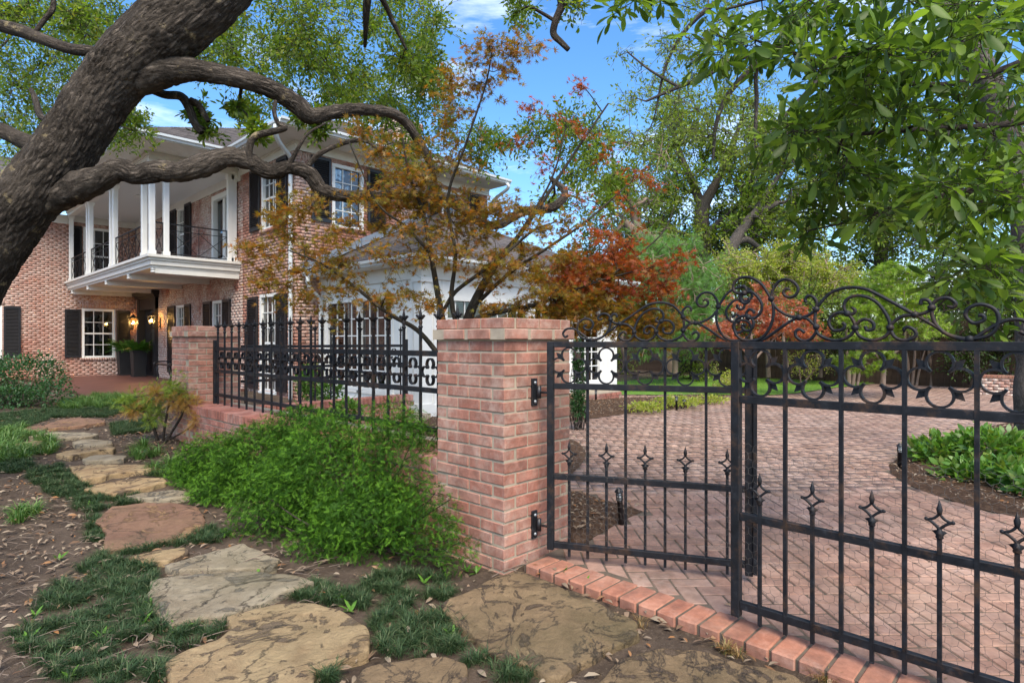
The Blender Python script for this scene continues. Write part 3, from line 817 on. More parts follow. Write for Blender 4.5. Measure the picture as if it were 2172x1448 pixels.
# --- front wall above the sunroom
front_holes = [(6.43,7.19,3.74,5.06),(9.40,10.05,3.74,5.06)]
brick_wall(W_front, HX, 10.95, -.1, 5.16, front_holes, M_house, sills=[(6.37,7.25,3.66,3.73),(9.34,10.11,3.66,3.73)], soldiers=[(5.70,5.95,4.95,5.15)])
for h in front_holes: window(W_front,*h,3,4)
for a,b in ((5.95,6.39),(7.28,7.74),(8.94,9.36),(10.25,10.70)): shutter(W_front,a,b,3.78,5.12)
hpart(MB().box((10.73,HY+.001,-.1),(10.95,26,5.16)),'wall',M_mortar)
# --- far wing
far_holes = [(4.16,5.06,.79,2.34),(1.30,2.24,.84,2.34),(4.20,5.05,3.15,4.92)]
brick_wall(W_far, -6.0, HX, -.1, 5.10, far_holes, M_house, sills=[(4.10,5.12,.70,.78)], soldiers=[(4.10,5.12,2.36,2.56),(1.25,2.3,2.36,2.56)])
window(W_far,*far_holes[0],3,4,curtain=True); window(W_far,*far_holes[1],3,4); window(W_far,*far_holes[2],3,4)
for a,b,c,d in ((3.72,4.13,.80,2.31),(5.09,5.48,.80,2.31),(2.27,2.66,.84,2.33),(.85,1.26,.84,2.33),(3.86,4.16,3.2,4.92)): shutter(W_far,a,b,c,d)

# --- front door in a black panelled surround
ds = MB()
W_side.box(ds,20.40,20.60,.215,2.66,-.1,.10); W_side.box(ds,22.10,22.30,.215,2.66,-.1,.10); W_side.box(ds,20.40,22.30,2.30,2.66,-.1,.08)
W_side.box(ds,20.34,22.36,2.66,2.76,-.1,.14); W_side.box(ds,20.28,22.42,2.76,2.86,-.1,.22); W_side.box(ds,20.31,22.39,2.72,2.77,-.1,.17)
W_side.box(ds,20.43,20.57,.40,2.2,.10,.112); W_side.box(ds,22.13,22.27,.40,2.2,.10,.112)
hpart(ds,'door_surround',M_black)
dr = MB(); W_side.box(dr,20.60,22.10,.215,2.30,-.16,-.08)
for a in (20.70,21.42):
    for c,d in ((.35,.95),(1.05,1.55),(1.65,2.2)): W_side.box(dr,a,a+.58,c,d,-.08,-.06); W_side.box(dr,a+.06,a+.52,c+.06,d-.06,-.06,-.05)
door = hpart(dr,'door',M_black)
hb = MB(); hb.tube([W_side.p(21.36,1.05,-.07),W_side.p(21.36,1.10,-.02),W_side.p(21.36,1.28,-.02),W_side.p(21.36,1.33,-.07)],.012,6)
hpart(hb,'handle',plain('brass',(.45,.33,.12),.3,.9),True,door)

# --- eaves: frieze, soffit, fascia, gutter
EX, EY, PX, PY, ZE = 5.05, 10.72, 3.20, 13.35, 5.34
tr_ = MB()
tr_.box((HX-.03,HY-.03,5.155),(HX-.008,14.2,ZE)); tr_.box((HX-.008,HY-.03,5.155),(11.0,HY-.008,ZE)); tr_.box((HX-.05,HY-.05,5.29),(HX-.03,14.2,ZE-.002)); tr_.box((HX-.03,HY-.05,5.29),(11.0,HY-.03,ZE-.002))
tr_.box((HX-.03,14.2,5.04),(HX-.008,YW,5.30)); tr_.box((3.9,YW-.03,5.04),(HX-.03,YW-.008,5.30)); tr_.box((-6,YW-.03,4.95),(3.9,YW-.008,5.22))
hpart(tr_,'frieze',M_cream)
so = MB(); so.box((EX+.02,EY+.02,ZE),(11.05,HY-.008,ZE+.02)); so.box((EX+.02,HY-.008,ZE+.001),(HX-.008,14.40,ZE+.021)); so.box((PX+.02,PY+.02,ZE+.002),(EX+.02,14.40,ZE+.022))
so.box((PX+.02,14.40,ZE+.001),(3.86,YW,ZE+.021)); so.box((-6,22.2,5.2),(PX+.02,YW-.008,5.22))
hpart(so,'soffit',M_cream)
fa = MB()
for a,b in (((EX,EY,ZE-.012),(11.05,EY+.02,ZE+.09)),((EX,EY+.02,ZE-.012),(EX+.02,PY,ZE+.09)),((PX,PY,ZE-.012),(EX,PY+.02,ZE+.09)),((PX,PY+.02,ZE-.012),(PX+.02,23.5,ZE+.09)),((-6,22.18,5.18),(PX,22.2,5.30))): fa.box(a,b)
hpart(fa,'fascia',M_cream)
def gutter(p, q, n, name='gutter', s=.10):
    """open K-shaped gutter hung outside the fascia; n points outwards"""
    p,q,n = Vector(p),Vector(q),Vector(n); prof = [(0,0),(.45,0),(.62,.35),(.95,.55),(1.0,1.0),(.92,1.0),(.88,.60),(.55,.42),(.40,.08),(.06,.08),(.06,1.0),(0,1.0)]
    mb = MB(); vs = []
    for e in (p,q): vs += [tuple(e+n*(a*s)+Vector((0,0,b*s))) for a,b in prof]
    k = len(prof); mb.add(vs,[(i,(i+1)%k,k+(i+1)%k,k+i) for i in range(k)]+[tuple(range(k)),tuple(range(k,2*k))])
    return hpart(mb,name,M_gutter)
gutter((EX-.1,EY,ZE+.005),(11.05,EY,ZE+.005),(0,-1,0)); gutter((EX,EY,ZE+.006),(EX,PY-.1,ZE+.006),(-1,0,0))
gutter((PX-.1,PY,ZE+.005),(EX-.1,PY,ZE+.005),(0,-1,0)); gutter((PX,PY,ZE+.006),(PX,23.4,ZE+.006),(-1,0,0)); gutter((-6,22.18,5.2),(PX-.1,22.18,5.2),(0,-1,0))

def shingle_mat():
    t = NT('roof_shingle'); c = t.ramp(t.island(), [(0,(.055,.050,.050)),(.35,(.095,.085,.085)),(.7,(.13,.115,.11)),(1,(.075,.070,.075))])
    v = t.node('NewGeometry').outputs['Position']; c = t.mix(t.ramp(t.noise(v,60,5,.7),[(.4,(0,0,0)),(.7,(.4,)*3)]), c, (.20,.18,.17))
    t.bump(t.noise(v,220,3,.6),.5,.004); return t.fin(c,.93,0,.2)
M_shingle = shingle_mat()
def roof(name, eave0, eave1, top0, top1, expo=.145, tab=.33, parent=None, fit=True):
    """a roof slope covered with staggered shingle tabs"""
    e0,e1,t0,t1 = (np.array(p,float) for p in (eave0,eave1,top0,top1))
    nrm = np.cross(e1-e0, (t0+t1)/2-e0); nrm /= np.linalg.norm(nrm); nrm = nrm if nrm[2] > 0 else -nrm
    base = MB(); dn = nrm*-.02; base.add([e0+dn,e1+dn,t1+dn,t0+dn],[(0,1,2,3)]); deck = hpart(base,name,plain_shingle_base)
    up = (t0+t1)/2-(e0+e1)/2; n = max(2,int(np.linalg.norm(up)/expo)); V=[]; Fq=[]
    for r in range(n):
        v0, v1 = r/n, (r+1.25)/n; v1 = min(v1,1)
        a0,b0 = e0+(t0-e0)*v0, e1+(t1-e1)*v0; a1,b1 = e0+(t0-e0)*v1, e1+(t1-e1)*v1
        W = np.linalg.norm(b0-a0)
        if W < .05: continue
        m = max(1,int(W/tab)); off = (r*.37)%1.0
        cuts = [0]+[min(1,max(0,(k+off)/m)) for k in range(m)]+[1]; cuts = sorted(set(cuts))
        for s0,s1 in zip(cuts,cuts[1:]):
            if s1-s0 < 1e-4: continue
            g = .004/W; lift = nrm*(.012+random.random()*.006); k = len(V)
            V += [a0+(b0-a0)*(s0+g)+lift, a0+(b0-a0)*(s1-g)+lift, a1+(b1-a1)*(s1-g)+nrm*.001, a1+(b1-a1)*(s0+g)+nrm*.001, a0+(b0-a0)*(s0+g), a0+(b0-a0)*(s1-g)]
            Fq += [(k,k+1,k+2,k+3),(k+4,k+5,k+1,k)]
    o = inst('shingles', tri_mesh('shingles',np.array(V),np.array(Fq),M_shingle)); o['kind']='stuff'; o.parent = deck
    return deck
plain_shingle_base = plain('roof_deck',(.06,.055,.055),.95)
ZR = ZE+.10; pk = (8.03,13.70,ZR+1.49)
roof('roof',(EX-.03,EY-.03,ZR),(11.05,EY-.03,ZR),pk,pk); roof('roof',(EX-.03,PY,ZR),(EX-.03,EY-.03,ZR),(8.03,16.33,ZR+1.49),pk)
roof('roof',(PX-.03,PY-.03,ZR),(EX,PY-.03,ZR),(7.1,17.25,ZR+1.95),(8.95,17.25,ZR+1.95)); roof('roof',(PX-.03,23.4,ZR),(PX-.03,PY-.03,ZR),(7.1,26,ZR+1.95),(7.1,17.25,ZR+1.95))
roof('roof',(11.05,EY,ZR),(11.05,26,ZR),pk,(8.03,26,ZR+1.49),.3,.6); roof('roof',(11.05,17.25,ZR+.02),(11.05,26,ZR+.02),(7.1,17.25,ZR+1.95),(7.1,26,ZR+1.95),.3,.6)
roof('roof',(-6,22.15,5.31),(3.2,22.15,5.31),(-6,27,7.7),(5.4,27,7.7),.2,.4)
# chimney
c0 = atT(854,300,17.0); chx, chy = float(c0[0]), float(c0[1])
ch = MB().box((chx-.42,chy-.32,5.6),(chx+.42,chy+.32,7.50)); chim = hpart(ch,'chimney',M_mortar)
CV, CF = [], []
def bricks_around(x0,x1,y0,y1,z0,z1,V,Fq,L=.2032,P=.0677):
    r = 0; z = z0
    while z < z1-.03:
        for w,u0,u1 in ((Wall('x',x0),y0,y1),(Wall('y',y0),x0,x1)):
            u = u0-(L/2 if r%2 else 0)
            while u < u1:
                p,q = max(u,u0),min(u+L-.01,u1)
                if q-p>.03:
                    k=len(V); V.extend([w.p(p,z,0),w.p(q,z,0),w.p(q,z+P-.01,0),w.p(p,z+P-.01,0),w.p(p,z,.007),w.p(q,z,.007),w.p(q,z+P-.01,.007),w.p(p,z+P-.01,.007)])
                    Fq.extend([(k+4,k+5,k+6,k+7),(k,k+1,k+5,k+4),(k+1,k+2,k+6,k+5),(k+2,k+3,k+7,k+6),(k+3,k,k+4,k+7)])
                u += L
        z += P; r += 1
bricks_around(chx-.42,chx+.42,chy-.32,chy+.32,5.8,7.3,CV,CF); bricks_around(chx-.46,chx+.46,chy-.36,chy+.36,7.3,7.5,CV,CF)
o = inst('bricks',tri_mesh('bricks',np.array(CV,float),np.array(CF),M_houseW)); o['kind']='stuff'; o.parent=chim
hpart(MB().box((chx-.455,chy-.355,7.30),(chx+.455,chy+.355,7.505)),'chimney_cap',M_mortar)

# downspouts with an elbow under the gutter
def downspout(pts, r=.042, ribs=None):
    mb = MB(); P = smooth_path(pts,5); mb.tube(P,r,10); o = hpart(mb,'downspout',M_gutter,True); return o
downspout([(EX-.06,10.95,ZE+.02),(EX-.06,10.95,ZE-.10),(EX+.08,11.08,ZE-.25),(HX-.14,11.38,ZE-.42),(HX-.07,11.55,ZE-.62),(HX-.07,11.56,ZE-1.0),(HX-.07,11.56,3.0),(HX-.07,11.56,1.0),(HX-.07,11.56,.05)])
downspout([(10.9,EY-.06,ZE),(10.95,EY-.05,ZE-.12),(11.0,11.2,ZE-.3),(11.02,11.35,ZE-.45)])
# flood light on the eave corner
fl = MB(); fl.lathe([(.02,0),(.055,.03),(.06,.10),(.05,.12)],12); o = fl.build('flood_light',M_metalg); o.rotation_euler=(R(70),0,R(-55)); o.location=(5.45,14.02,5.12); o.matrix_parent_inverse=Matrix.Translation(house.location).inverted(); o.parent=house

# --- balcony
BX, BY = 3.733, 14.17
b = MB()
b.box((BX+.10,BY+.10,2.875),(HX-.008,YW-.008,3.05)); b.box((BX+.06,BY+.06,2.93),(HX-.008,YW-.010,3.03)); b.box((BX+.03,BY+.03,3.03),(HX-.009,YW-.011,3.09)); b.box((BX-.02,BY-.02,3.09),(HX-.010,YW-.012,3.146))
hpart(b,'balcony_floor',M_cream)
for y in (14.34,16.2,18.3,20.4,22.5):
    j = MB(); j.box((BX+.16,y-.06,2.76),(HX-.012,y+.06,2.875)); jo = hpart(j,'joist',M_cream)
    e = MB()
    for dx in (-.035,.035):
        for dz in (-.03,.03): e.lathe([(.024,0),(.024,.03),(.012,.04)],8,(0,0,0)); 
    e = MB()
    for dy in (-.035,.035):
        for dz in (2.79,2.845): e.tube([(BX+.10,y+dy,dz),(BX+.165,y+dy,dz)],.024,8)
    hpart(e,'joist_end',M_white,True,jo)
bm = MB(); bm.box((BX+.05,BY+.15,5.18),(BX+.20,YW-.02,ZE)); bm.box((BX+.20,BY+.15,5.18),(HX-.03,BY+.30,ZE)); bm.box((BX+.02,BY+.12,5.27),(BX+.05,YW-.02,ZE-.002)); bm.box((BX+.05,BY+.12,5.27),(HX-.03,BY+.15,ZE-.002))
hpart(bm,'balcony_beam',M_cream)
def tg_mat():
    t = NT('beadboard'); v = t.node('NewGeometry').outputs['Position']; w = t.node('TexWave',bands_direction='X'); t.l.new(v,w.inputs['Vector']); w.inputs['Scale'].default_value = 9
    t.bump(t.ramp(w.outputs['Fac'],[(0,(0,0,0)),(.12,(1,1,1))]),.8,.01); return t.fin((.72,.72,.70),.5,0,.35)
M_bead = tg_mat()
hpart(MB().box((BX+.20,BY+.30,5.24),(HX-.03,YW-.03,5.30)),'balcony_ceiling',M_bead)
for y in (16.0,18.5): hpart(MB().box((4.55,y-.16,5.215),(4.87,y+.16,5.24)),'ceiling_light_panel',M_white)
colm = MB(); 
def column(x,y,s=.055):
    c = MB(); c.cbox((x-s,y-s,3.146),(x+s,y+s,5.18),.008); c.box((x-s-.012,y-s-.012,3.146),(x+s+.012,y+s+.012,3.25)); c.box((x-s-.014,y-s-.014,5.08),(x+s+.014,y+s+.014,5.12)); c.box((x-s-.022,y-s-.022,5.12),(x+s+.022,y+s+.022,5.179))
    return hpart(c,'column',M_white)
cx_, cy_ = BX+.125, BY+.225
cols_w = [(cx_,14.95),(cx_,17.42),(cx_,17.72),(cx_,20.02),(cx_,20.32),(cx_,22.65)]
x2 = float(atY(352,500,cy_)[0]); x3 = float(atY(487,500,cy_)[0])
for x,y in [(cx_,cy_)]+cols_w+[(x2,cy_),(x3,cy_),(HX-.09,cy_)]: column(x,y)
def railing(p, q, n):
    """iron rail panel with crossed bars"""
    p,q = Vector(p),Vector(q); mb = MB(); d = q-p
    for z,w in ((3.86,.026),(3.72,.014),(3.21,.018)): mb.bar((p.x,p.y,z),(q.x,q.y,z),w)
    for k in range(n+1):
        a = p+d*(k/n); mb.bar((a.x,a.y,3.15),(a.x,a.y,3.86),.014)
        if k < n:
            c = p+d*((k+1)/n); mb.bar((a.x,a.y,3.21),(c.x,c.y,3.72),.011); mb.bar((a.x,a.y,3.72),(c.x,c.y,3.21),.011)
    return hpart(mb,'railing',M_iron)
railing((cx_,15.01,0),(cx_,17.36,0),4); railing((cx_,17.78,0),(cx_,19.96,0),4); railing((cx_,20.38,0),(cx_,22.59,0),4)
railing((cx_+.06,cy_,0),(x2-.06,cy_,0),1); railing((x2+.06,cy_,0),(x3-.06,cy_,0),2); railing((x3+.06,cy_,0),(HX-.15,cy_,0),1)

# --- wall lanterns, lit
M_bulb = NT('lamp_flame'); M_bulb.b.inputs['Emission Color'].default_value = (1,.62,.22,1); M_bulb.b.inputs['Emission Strength'].default_value = 30; M_bulb = M_bulb.fin((1,.7,.3),.5)
M_lglass = glass_mat('lantern_glass',(.95,.85,.6))
def lantern(root_at, out, lab):
    """scrolled bracket and tapered glass lantern"""
    x,y,z = root_at; ox,oy = out; L = empty('wall_lantern',root_at,0,lab,'lantern','lit lanterns beside the front door')
    m = MB(); m.box((-.05 if oy else -.015,-.015 if oy else -.05,-.16),(.05 if oy else .015,.015 if oy else .05,.16))
    P = smooth_path([(0,0,-.05),(ox*.10,oy*.10,-.16),(ox*.22,oy*.22,-.14),(ox*.24,oy*.24,-.04),(ox*.17,oy*.17,-.02),(ox*.15,oy*.15,-.07)],5); m.tube(P,.010,6)
    m.tube(smooth_path([(0,0,.05),(ox*.12,oy*.12,.0),(ox*.24,oy*.24,-.04)],4),.011,6); m.build('bracket',M_black,L)
    c = (ox*.24,oy*.24,0); f = MB()
    for sx in (-1,1):
        for sy in (-1,1): f.bar((c[0]+sx*.055,c[1]+sy*.055,-.02),(c[0]+sx*.09,c[1]+sy*.09,.20),.012)
    f.box((c[0]-.06,c[1]-.06,-.035),(c[0]+.06,c[1]+.06,-.02)); f.lathe([(.135,0),(.12,.02),(.05,.09),(.02,.11),(.015,.14)],4,(c[0],c[1],.20)); fo = f.build('lantern_frame',M_black,L)
    g = MB(); a,b2 = .053,.086
    for k in range(4):
        A,B = [((-1,-1),(1,-1)),((1,-1),(1,1)),((1,1),(-1,1)),((-1,1),(-1,-1))][k]
        g.add([(c[0]+A[0]*a,c[1]+A[1]*a,-.02),(c[0]+B[0]*a,c[1]+B[1]*a,-.02),(c[0]+B[0]*b2,c[1]+B[1]*b2,.20),(c[0]+A[0]*b2,c[1]+A[1]*b2,.20)],[(0,1,2,3)])
    g.build('lantern_pane',M_lglass,fo); fl_ = MB().lathe([(.010,0),(.024,.03),(.020,.06),(.004,.10)],8,(c[0],c[1],.02)); fl_.build('bulb',M_bulb,fo,True)
    ld = bpy.data.lights.new('lamp','POINT'); ld.energy = 14; ld.color = (1,.60,.25); ld.shadow_soft_size = .04
    lo = bpy.data.objects.new('lamp',ld); lo.location = (x+c[0],y+c[1],z+.07); COL.objects.link(lo)
    return L
lantern((5.515,YW-.012,1.86),(0,-1),'lit black lantern on the far wall beside the black shutter')
lantern((HX-.012,20.15,1.86),(-1,0),'lit black lantern between the front door and the tall shutter')
for y in (16.8,19.2):
    hpart(MB().lathe([(.07,0),(.07,.012)],12,(4.6,y,2.862)),'recessed_light',plain('warm_disc',(.9,.7,.4)))

# --- sunroom
SX, SY = 6.17, 8.028
sun_w, sun_f = Wall('x',SX), Wall('y',SY)
sunroom = house
def board_wall(w,u0,u1,z0,z1,holes):
    us = sorted({u0,u1,*[h[0] for h in holes],*[h[1] for h in holes]}); mb = MB()
    for a,b in zip(us,us[1:]):
        hs_ = [h for h in holes if h[0]<(a+b)/2<h[1]]
        if hs_: h=hs_[0]; w.box(mb,a,b,z0,h[2],-.12,0); w.box(mb,a,b,h[3],z1,-.12,0)
        else:
            w.box(mb,a,b,z0,z1,-.12,0); u=a+.06
            while u < b-.03: w.box(mb,u-.012,u+.012,z0+.25,z1-.15,0,.014); u += .19
    w.box(mb,u0-.02,u1,z0,z0+.22,0,.03)
    return hpart(mb,'sunroom_wall',M_white)
h1 = [(8.85,9.98,.38,2.12),(9.98,11.17,.38,2.12)]
board_wall(sun_w,SY,HY,0,2.62,h1)
h2 = [(6.66,7.66,.38,2.08),(7.66,8.86,.38,2.08),(8.96,10.06,.38,2.08),(10.2,11.3,.38,2.08)]
board_wall(sun_f,SX,11.95,0,2.62,h2)
for h in h1: window(sun_w,*h,4,5,meet=False,bars=.022,casing=.06)
for h in h2: window(sun_f,*h,4,5,meet=False,bars=.022,casing=.06)
cp = MB(); cp.cbox((SX-.05,SY-.05,0),(SX+.17,SY+.17,2.4),.012); cp.box((SX-.08,SY-.08,0),(SX+.20,SY+.20,.25)); cp.box((SX-.08,SY-.08,2.3),(SX+.20,SY+.20,2.38)); hpart(cp,'corner_post',M_white)
fz = MB(); fz.box((SX-.04,SY-.04,2.36),(SX-.008,HY-.012,2.62)); fz.box((SX-.008,SY-.04,2.36),(12.0,SY-.008,2.62)); hpart(fz,'frieze',M_cream)
QX,QY,QZ = 5.82,7.70,2.60
sf = MB(); sf.box((QX+.02,QY+.02,QZ),(12.3,SY-.008,QZ+.02)); sf.box((QX+.02,SY-.008,QZ+.001),(SX-.008,HY-.02,QZ+.021)); hpart(sf,'soffit',M_cream)
sg = MB(); sg.box((QX,QY,QZ-.01),(12.3,QY+.02,QZ+.09)); sg.box((QX,QY+.02,QZ-.01),(QX+.02,HY-.02,QZ+.09)); hpart(sg,'fascia',M_cream)
gutter((QX-.1,QY,QZ+.005),(12.3,QY,QZ+.005),(0,-1,0)); gutter((QX,QY,QZ+.006),(QX,HY-.02,QZ+.006),(-1,0,0))
zr = QZ+.10; qp = (9.05,10.95,zr+1.62)
roof('sunroom_roof',(QX-.03,HY-.015,zr),(QX-.03,QY-.03,zr),(9.30,HY-.015,zr+1.74),qp); roof('sunroom_roof',(QX-.03,QY-.03,zr),(12.3,QY-.03,zr),qp,qp); roof('sunroom_roof',(12.3,QY-.03,zr),(12.3,HY,zr),qp,(9.3,HY-.015,zr+1.74))
fm = MB(); p0 = Vector((QX-.06,HY-.016,zr+.02)); p1 = Vector((9.0,HY-.016,zr+1.60))
fm.add([p0,p1,p1+Vector((0,0,.17)),p0+Vector((0,0,.17)),p0-Vector((0,.012,0)),p1-Vector((0,.012,0)),p1+Vector((0,-.012,.17)),p0+Vector((0,-.012,.17)),p0-Vector((0,.16,-.012)),p1-Vector((0,.16,-.012))],[(0,1,2,3),(4,5,6,7),(3,2,6,7),(0,4,7,3),(1,2,6,5),(4,5,9,8)])
hpart(fm,'roof_flashing',M_metalg)
downspout([(QX-.05,HY-.25,QZ),(QX-.05,HY-.24,QZ-.12),(QX+.05,HY-.20,QZ-.28),(SX-.12,HY-.16,QZ-.42),(SX-.06,HY-.13,QZ-.60),(SX-.06,HY-.12,1.5),(SX-.06,HY-.12,.1)],.045)
hpart(MB().box((SX-.35,SY-.3,-.05),(SX-.05,HY-.5,.12)),'plinth',M_mortar)
# ---------------------------------------------------------------- brick pillars
PITCH = .0684
BR = MB().cbox((-.0935,-.045,0),(.0935,.045,.0570),.0035).mesh('brick', M_pillar)
def course(parent, x0, y0, s, z, flip, mesh, jit=.0010, sx=1.0):
    """one ring of bricks round a square pillar of side s: three stretchers on two faces, two between them on the others"""
    def put(x,y,rz): inst('brick', mesh, parent, (x+RNG.normal(0,jit),y+RNG.normal(0,jit),z+RNG.normal(0,.0008)), (0,0,rz+RNG.normal(0,.004)))
    L = s/3
    for k in range(3):
        for e in (.0455, s-.0455):
            if flip: put(x0+(k+.5)*L, y0+e, 0)
            else: put(x0+e, y0+(k+.5)*L, R(90))
    for k in range(2):
        for e in (.0455, s-.0455):
            if flip: put(x0+e, y0+.1+(s-.2)*(k+.5)/2, R(90))
            else: put(x0+.1+(s-.2)*(k+.5)/2, y0+e, 0)
def pillar(x, y, s, zb, zt, label, first):
    p = empty('brick_pillar', (x+s/2,y+s/2,zb), 0, label, 'pillar', 'brick pillars of the gate and fence')
    h = s/2; MB().box((-h+.0065,-h+.0065,0),(h-.0065,h-.0065,zt-zb-.004)).build('mortar_core', M_mortar, p)
    ncap = zt-2*.0615; n = round((ncap-zb)/PITCH); pitch = (ncap-zb)/n
    for k in range(n): course(p, -h, -h, s, k*pitch, (k+first)%2, BR)
    s2 = s+.046; h2 = s2/2
    MB().box((-h2+.0065,-h2+.0065,ncap-zb-.002),(h2-.0065,h2-.0065,ncap-zb+.060)).build('cap_core', M_mortar, p)
    course(p, -h2, -h2, s2, ncap-zb, 1, BR); course(p, -h-.003, -h-.003, s+.006, ncap-zb+.0615, 0, BR)
    MB().box((-h+.01,-h+.01,zt-zb-.004),(h-.01,h-.01,zt-zb-.0025)).build('cap_top', M_mortar, p)
    return p
PS = .592
P1 = (2.356, 2.325); pillar(*P1, PS, -.05, 1.436, 'tall pinkish brick pillar carrying the iron gate', 0)
P2 = (2.352, 7.397); pillar(*P2, PS, .08, 1.482, 'farther brick pillar at the left end of the iron fence', 1)

# ---------------------------------------------------------------- low brick walls
BW = MB().cbox((-.096,-.045,0),(.096,.045,.0565),.0035).mesh('brick', M_wallb)
BWr = MB().cbox((-.1,-.0295,-.095),(.1,.0295,0),.004).mesh('cap_brick', M_wallb)
gw = empty('garden_wall', (2.63,5.16,0), 0, 'low brick garden wall with rowlock cap running under the iron fence', 'wall')
yA, yB, ZT = P1[1]+PS, P2[1], .575
MB().box((-.262,yA-5.16,-.1),(.262,yB-5.16,ZT-.03)).build('mortar_core', M_mortar, gw)
for r in range(7):
    z = ZT-.10-.0665*(r+1); y = yA+.1-(.1 if r%2 else 0)
    while y < yB-.02:
        inst('brick', BW, gw, (-.225,y-5.16,z), (0,0,R(90)+RNG.normal(0,.004))); y += .2032
k = 0; y = yA+.035
while y < yB:
    inst('cap_brick', BWr, gw, (-.175+RNG.normal(0,.002),y-5.16,ZT+RNG.normal(0,.001)), (0,0,RNG.normal(0,.01))); inst('cap_brick', BWr, gw, (.035,y-5.16,ZT-.004), (0,0,RNG.normal(0,.01))); y += .0672
MB().box((-.268,yA-5.16,ZT-.098),(.262,yB-5.16,ZT-.012)).build('cap_bed', M_mortar, gw)
pw = empty('planter_wall', (4.24,7.55,0), 0, 'low red brick planter wall in front of the white sunroom', 'wall')
MB().box((-1.29,-.09,-.1),(1.285,.09,.46)).build('mortar_core', M_mortar, pw)
for r in range(7):
    z = .39-.0665*(r+1); x = -1.29+(.1 if r%2 else 0)
    while x < 1.22: inst('brick', BW, pw, (x+.096,-.052,z), (0,0,RNG.normal(0,.004))); x += .2032
x = -1.27
while x < 1.30: inst('cap_brick', BWr, pw, (x,-.01,.487), (0,0,R(90)+RNG.normal(0,.01))); x += .0672

# ---------------------------------------------------------------- ironwork
def finial_mesh():
    """dog-bar finial: collar and bud, open diamond of two curved arms with knobs, spear tip"""
    m = MB(); m.lathe([(.011,0),(.013,.004),(.011,.010),(.015,.016),(.010,.024),(.007,.034)],8)
    for a in (0,90,180,270):
        c,s = math.cos(R(a)),math.sin(R(a)); m.add([(c*.008-s*.006,s*.008+c*.006,.012),(c*.008+s*.006,s*.008-c*.006,.012),(c*.024,s*.024,.024),(c*.009,s*.009,.030)],[(0,1,2),(0,2,3),(1,3,2)])
    for sg in (-1,1):
        m.tube(smooth_path([(0,0,.030),(sg*.006,0,.040),(sg*.024,0,.056),(sg*.036,0,.062)],3),[.0055]*10,6); m.tube(smooth_path([(sg*.033,0,.062),(sg*.017,0,.069),(sg*.006,0,.080),(0,0,.090)],3),[.0050]*10,6)
        m.lathe([(.002,-.007),(.007,-.003),(.007,.003),(.002,.007)],6,(sg*.039,0,.063))
    m.lathe([(.006,.082),(.0085,.094),(.010,.104),(.006,.118),(.001,.136)],8)
    return m.mesh('finial', M_iron, True)
def spear_mesh():
    """fence finial: collar, fleur with two side knobs, tall point"""
    m = MB(); m.lathe([(.012,0),(.017,.006),(.017,.014),(.010,.022),(.013,.034),(.016,.046),(.009,.060),(.006,.068)],8)
    for a in range(0,360,90):
        c,s = math.cos(R(a)),math.sin(R(a)); m.tube([(c*.008,s*.008,.062),(c*.020,s*.020,.074),(c*.030,s*.030,.086)],[.006,.007,.008],5); m.lathe([(.002,-.008),(.009,-.002),(.009,.004),(.002,.010)],5,(c*.033,s*.033,.088))
    m.lathe([(.008,.066),(.012,.086),(.011,.104),(.006,.125),(.001,.150)],8)
    return m.mesh('finial', M_iron, True)
FIN, SPEAR = finial_mesh(), spear_mesh()
def medal_mesh(r, c, tr, n=16):
    m = MB()
    for k in range(4):
        a0 = R(90*k); cx, cz = c*math.cos(a0), c*math.sin(a0)
        pts = []
        for j in range(n+1):
            a = a0 + R(-140+280*j/n); pts.append((cx+r*math.cos(a),0,cz+r*math.sin(a)))
        for p,q in zip(pts,pts[1:]): m.bar(p,q,tr,tr*2.6,roll=(0,1,0))
    return m.mesh('medallion', M_iron)
def leaf_tip_mesh(s):
    """diamond leaf on a stem along +x"""
    v = [(0,0,.004),(0,0,-.004),(.35,0,.10),(.62,0,.20),(1,0,0),(.62,0,-.20),(.35,0,-.10)]; d = .06; m = MB(); n = len(v)
    ring = [0,2,3,4,5,6,1]; ov = [(v[i][0]*s,0,v[i][2]*s) for i in ring]
    m.add([(a,-d*s*.5,b) for a,_,b in ov]+[(a,d*s*.5,b) for a,_,b in ov],[tuple(range(n)),tuple(range(2*n-1,n-1,-1))]+[(i,(i+1)%n,n+(i+1)%n,n+i) for i in range(n)])
    return m.mesh('leaf_tip', M_iron)
MED, TIP = medal_mesh(.0410,.0590,.0085), leaf_tip_mesh(.068)
MED2, TIP2 = medal_mesh(.037,.057,.0090,12), leaf_tip_mesh(.050)
def medallion(parent, x, z, mesh, tip, s0, y=0.0):
    o = inst('medallion', mesh, parent, (x,y,z))
    for k in range(4): inst('leaf_tip', tip, o, (s0*math.cos(R(45+90*k)),0,s0*math.sin(R(45+90*k))), (0,-R(45+90*k),0))
    return o

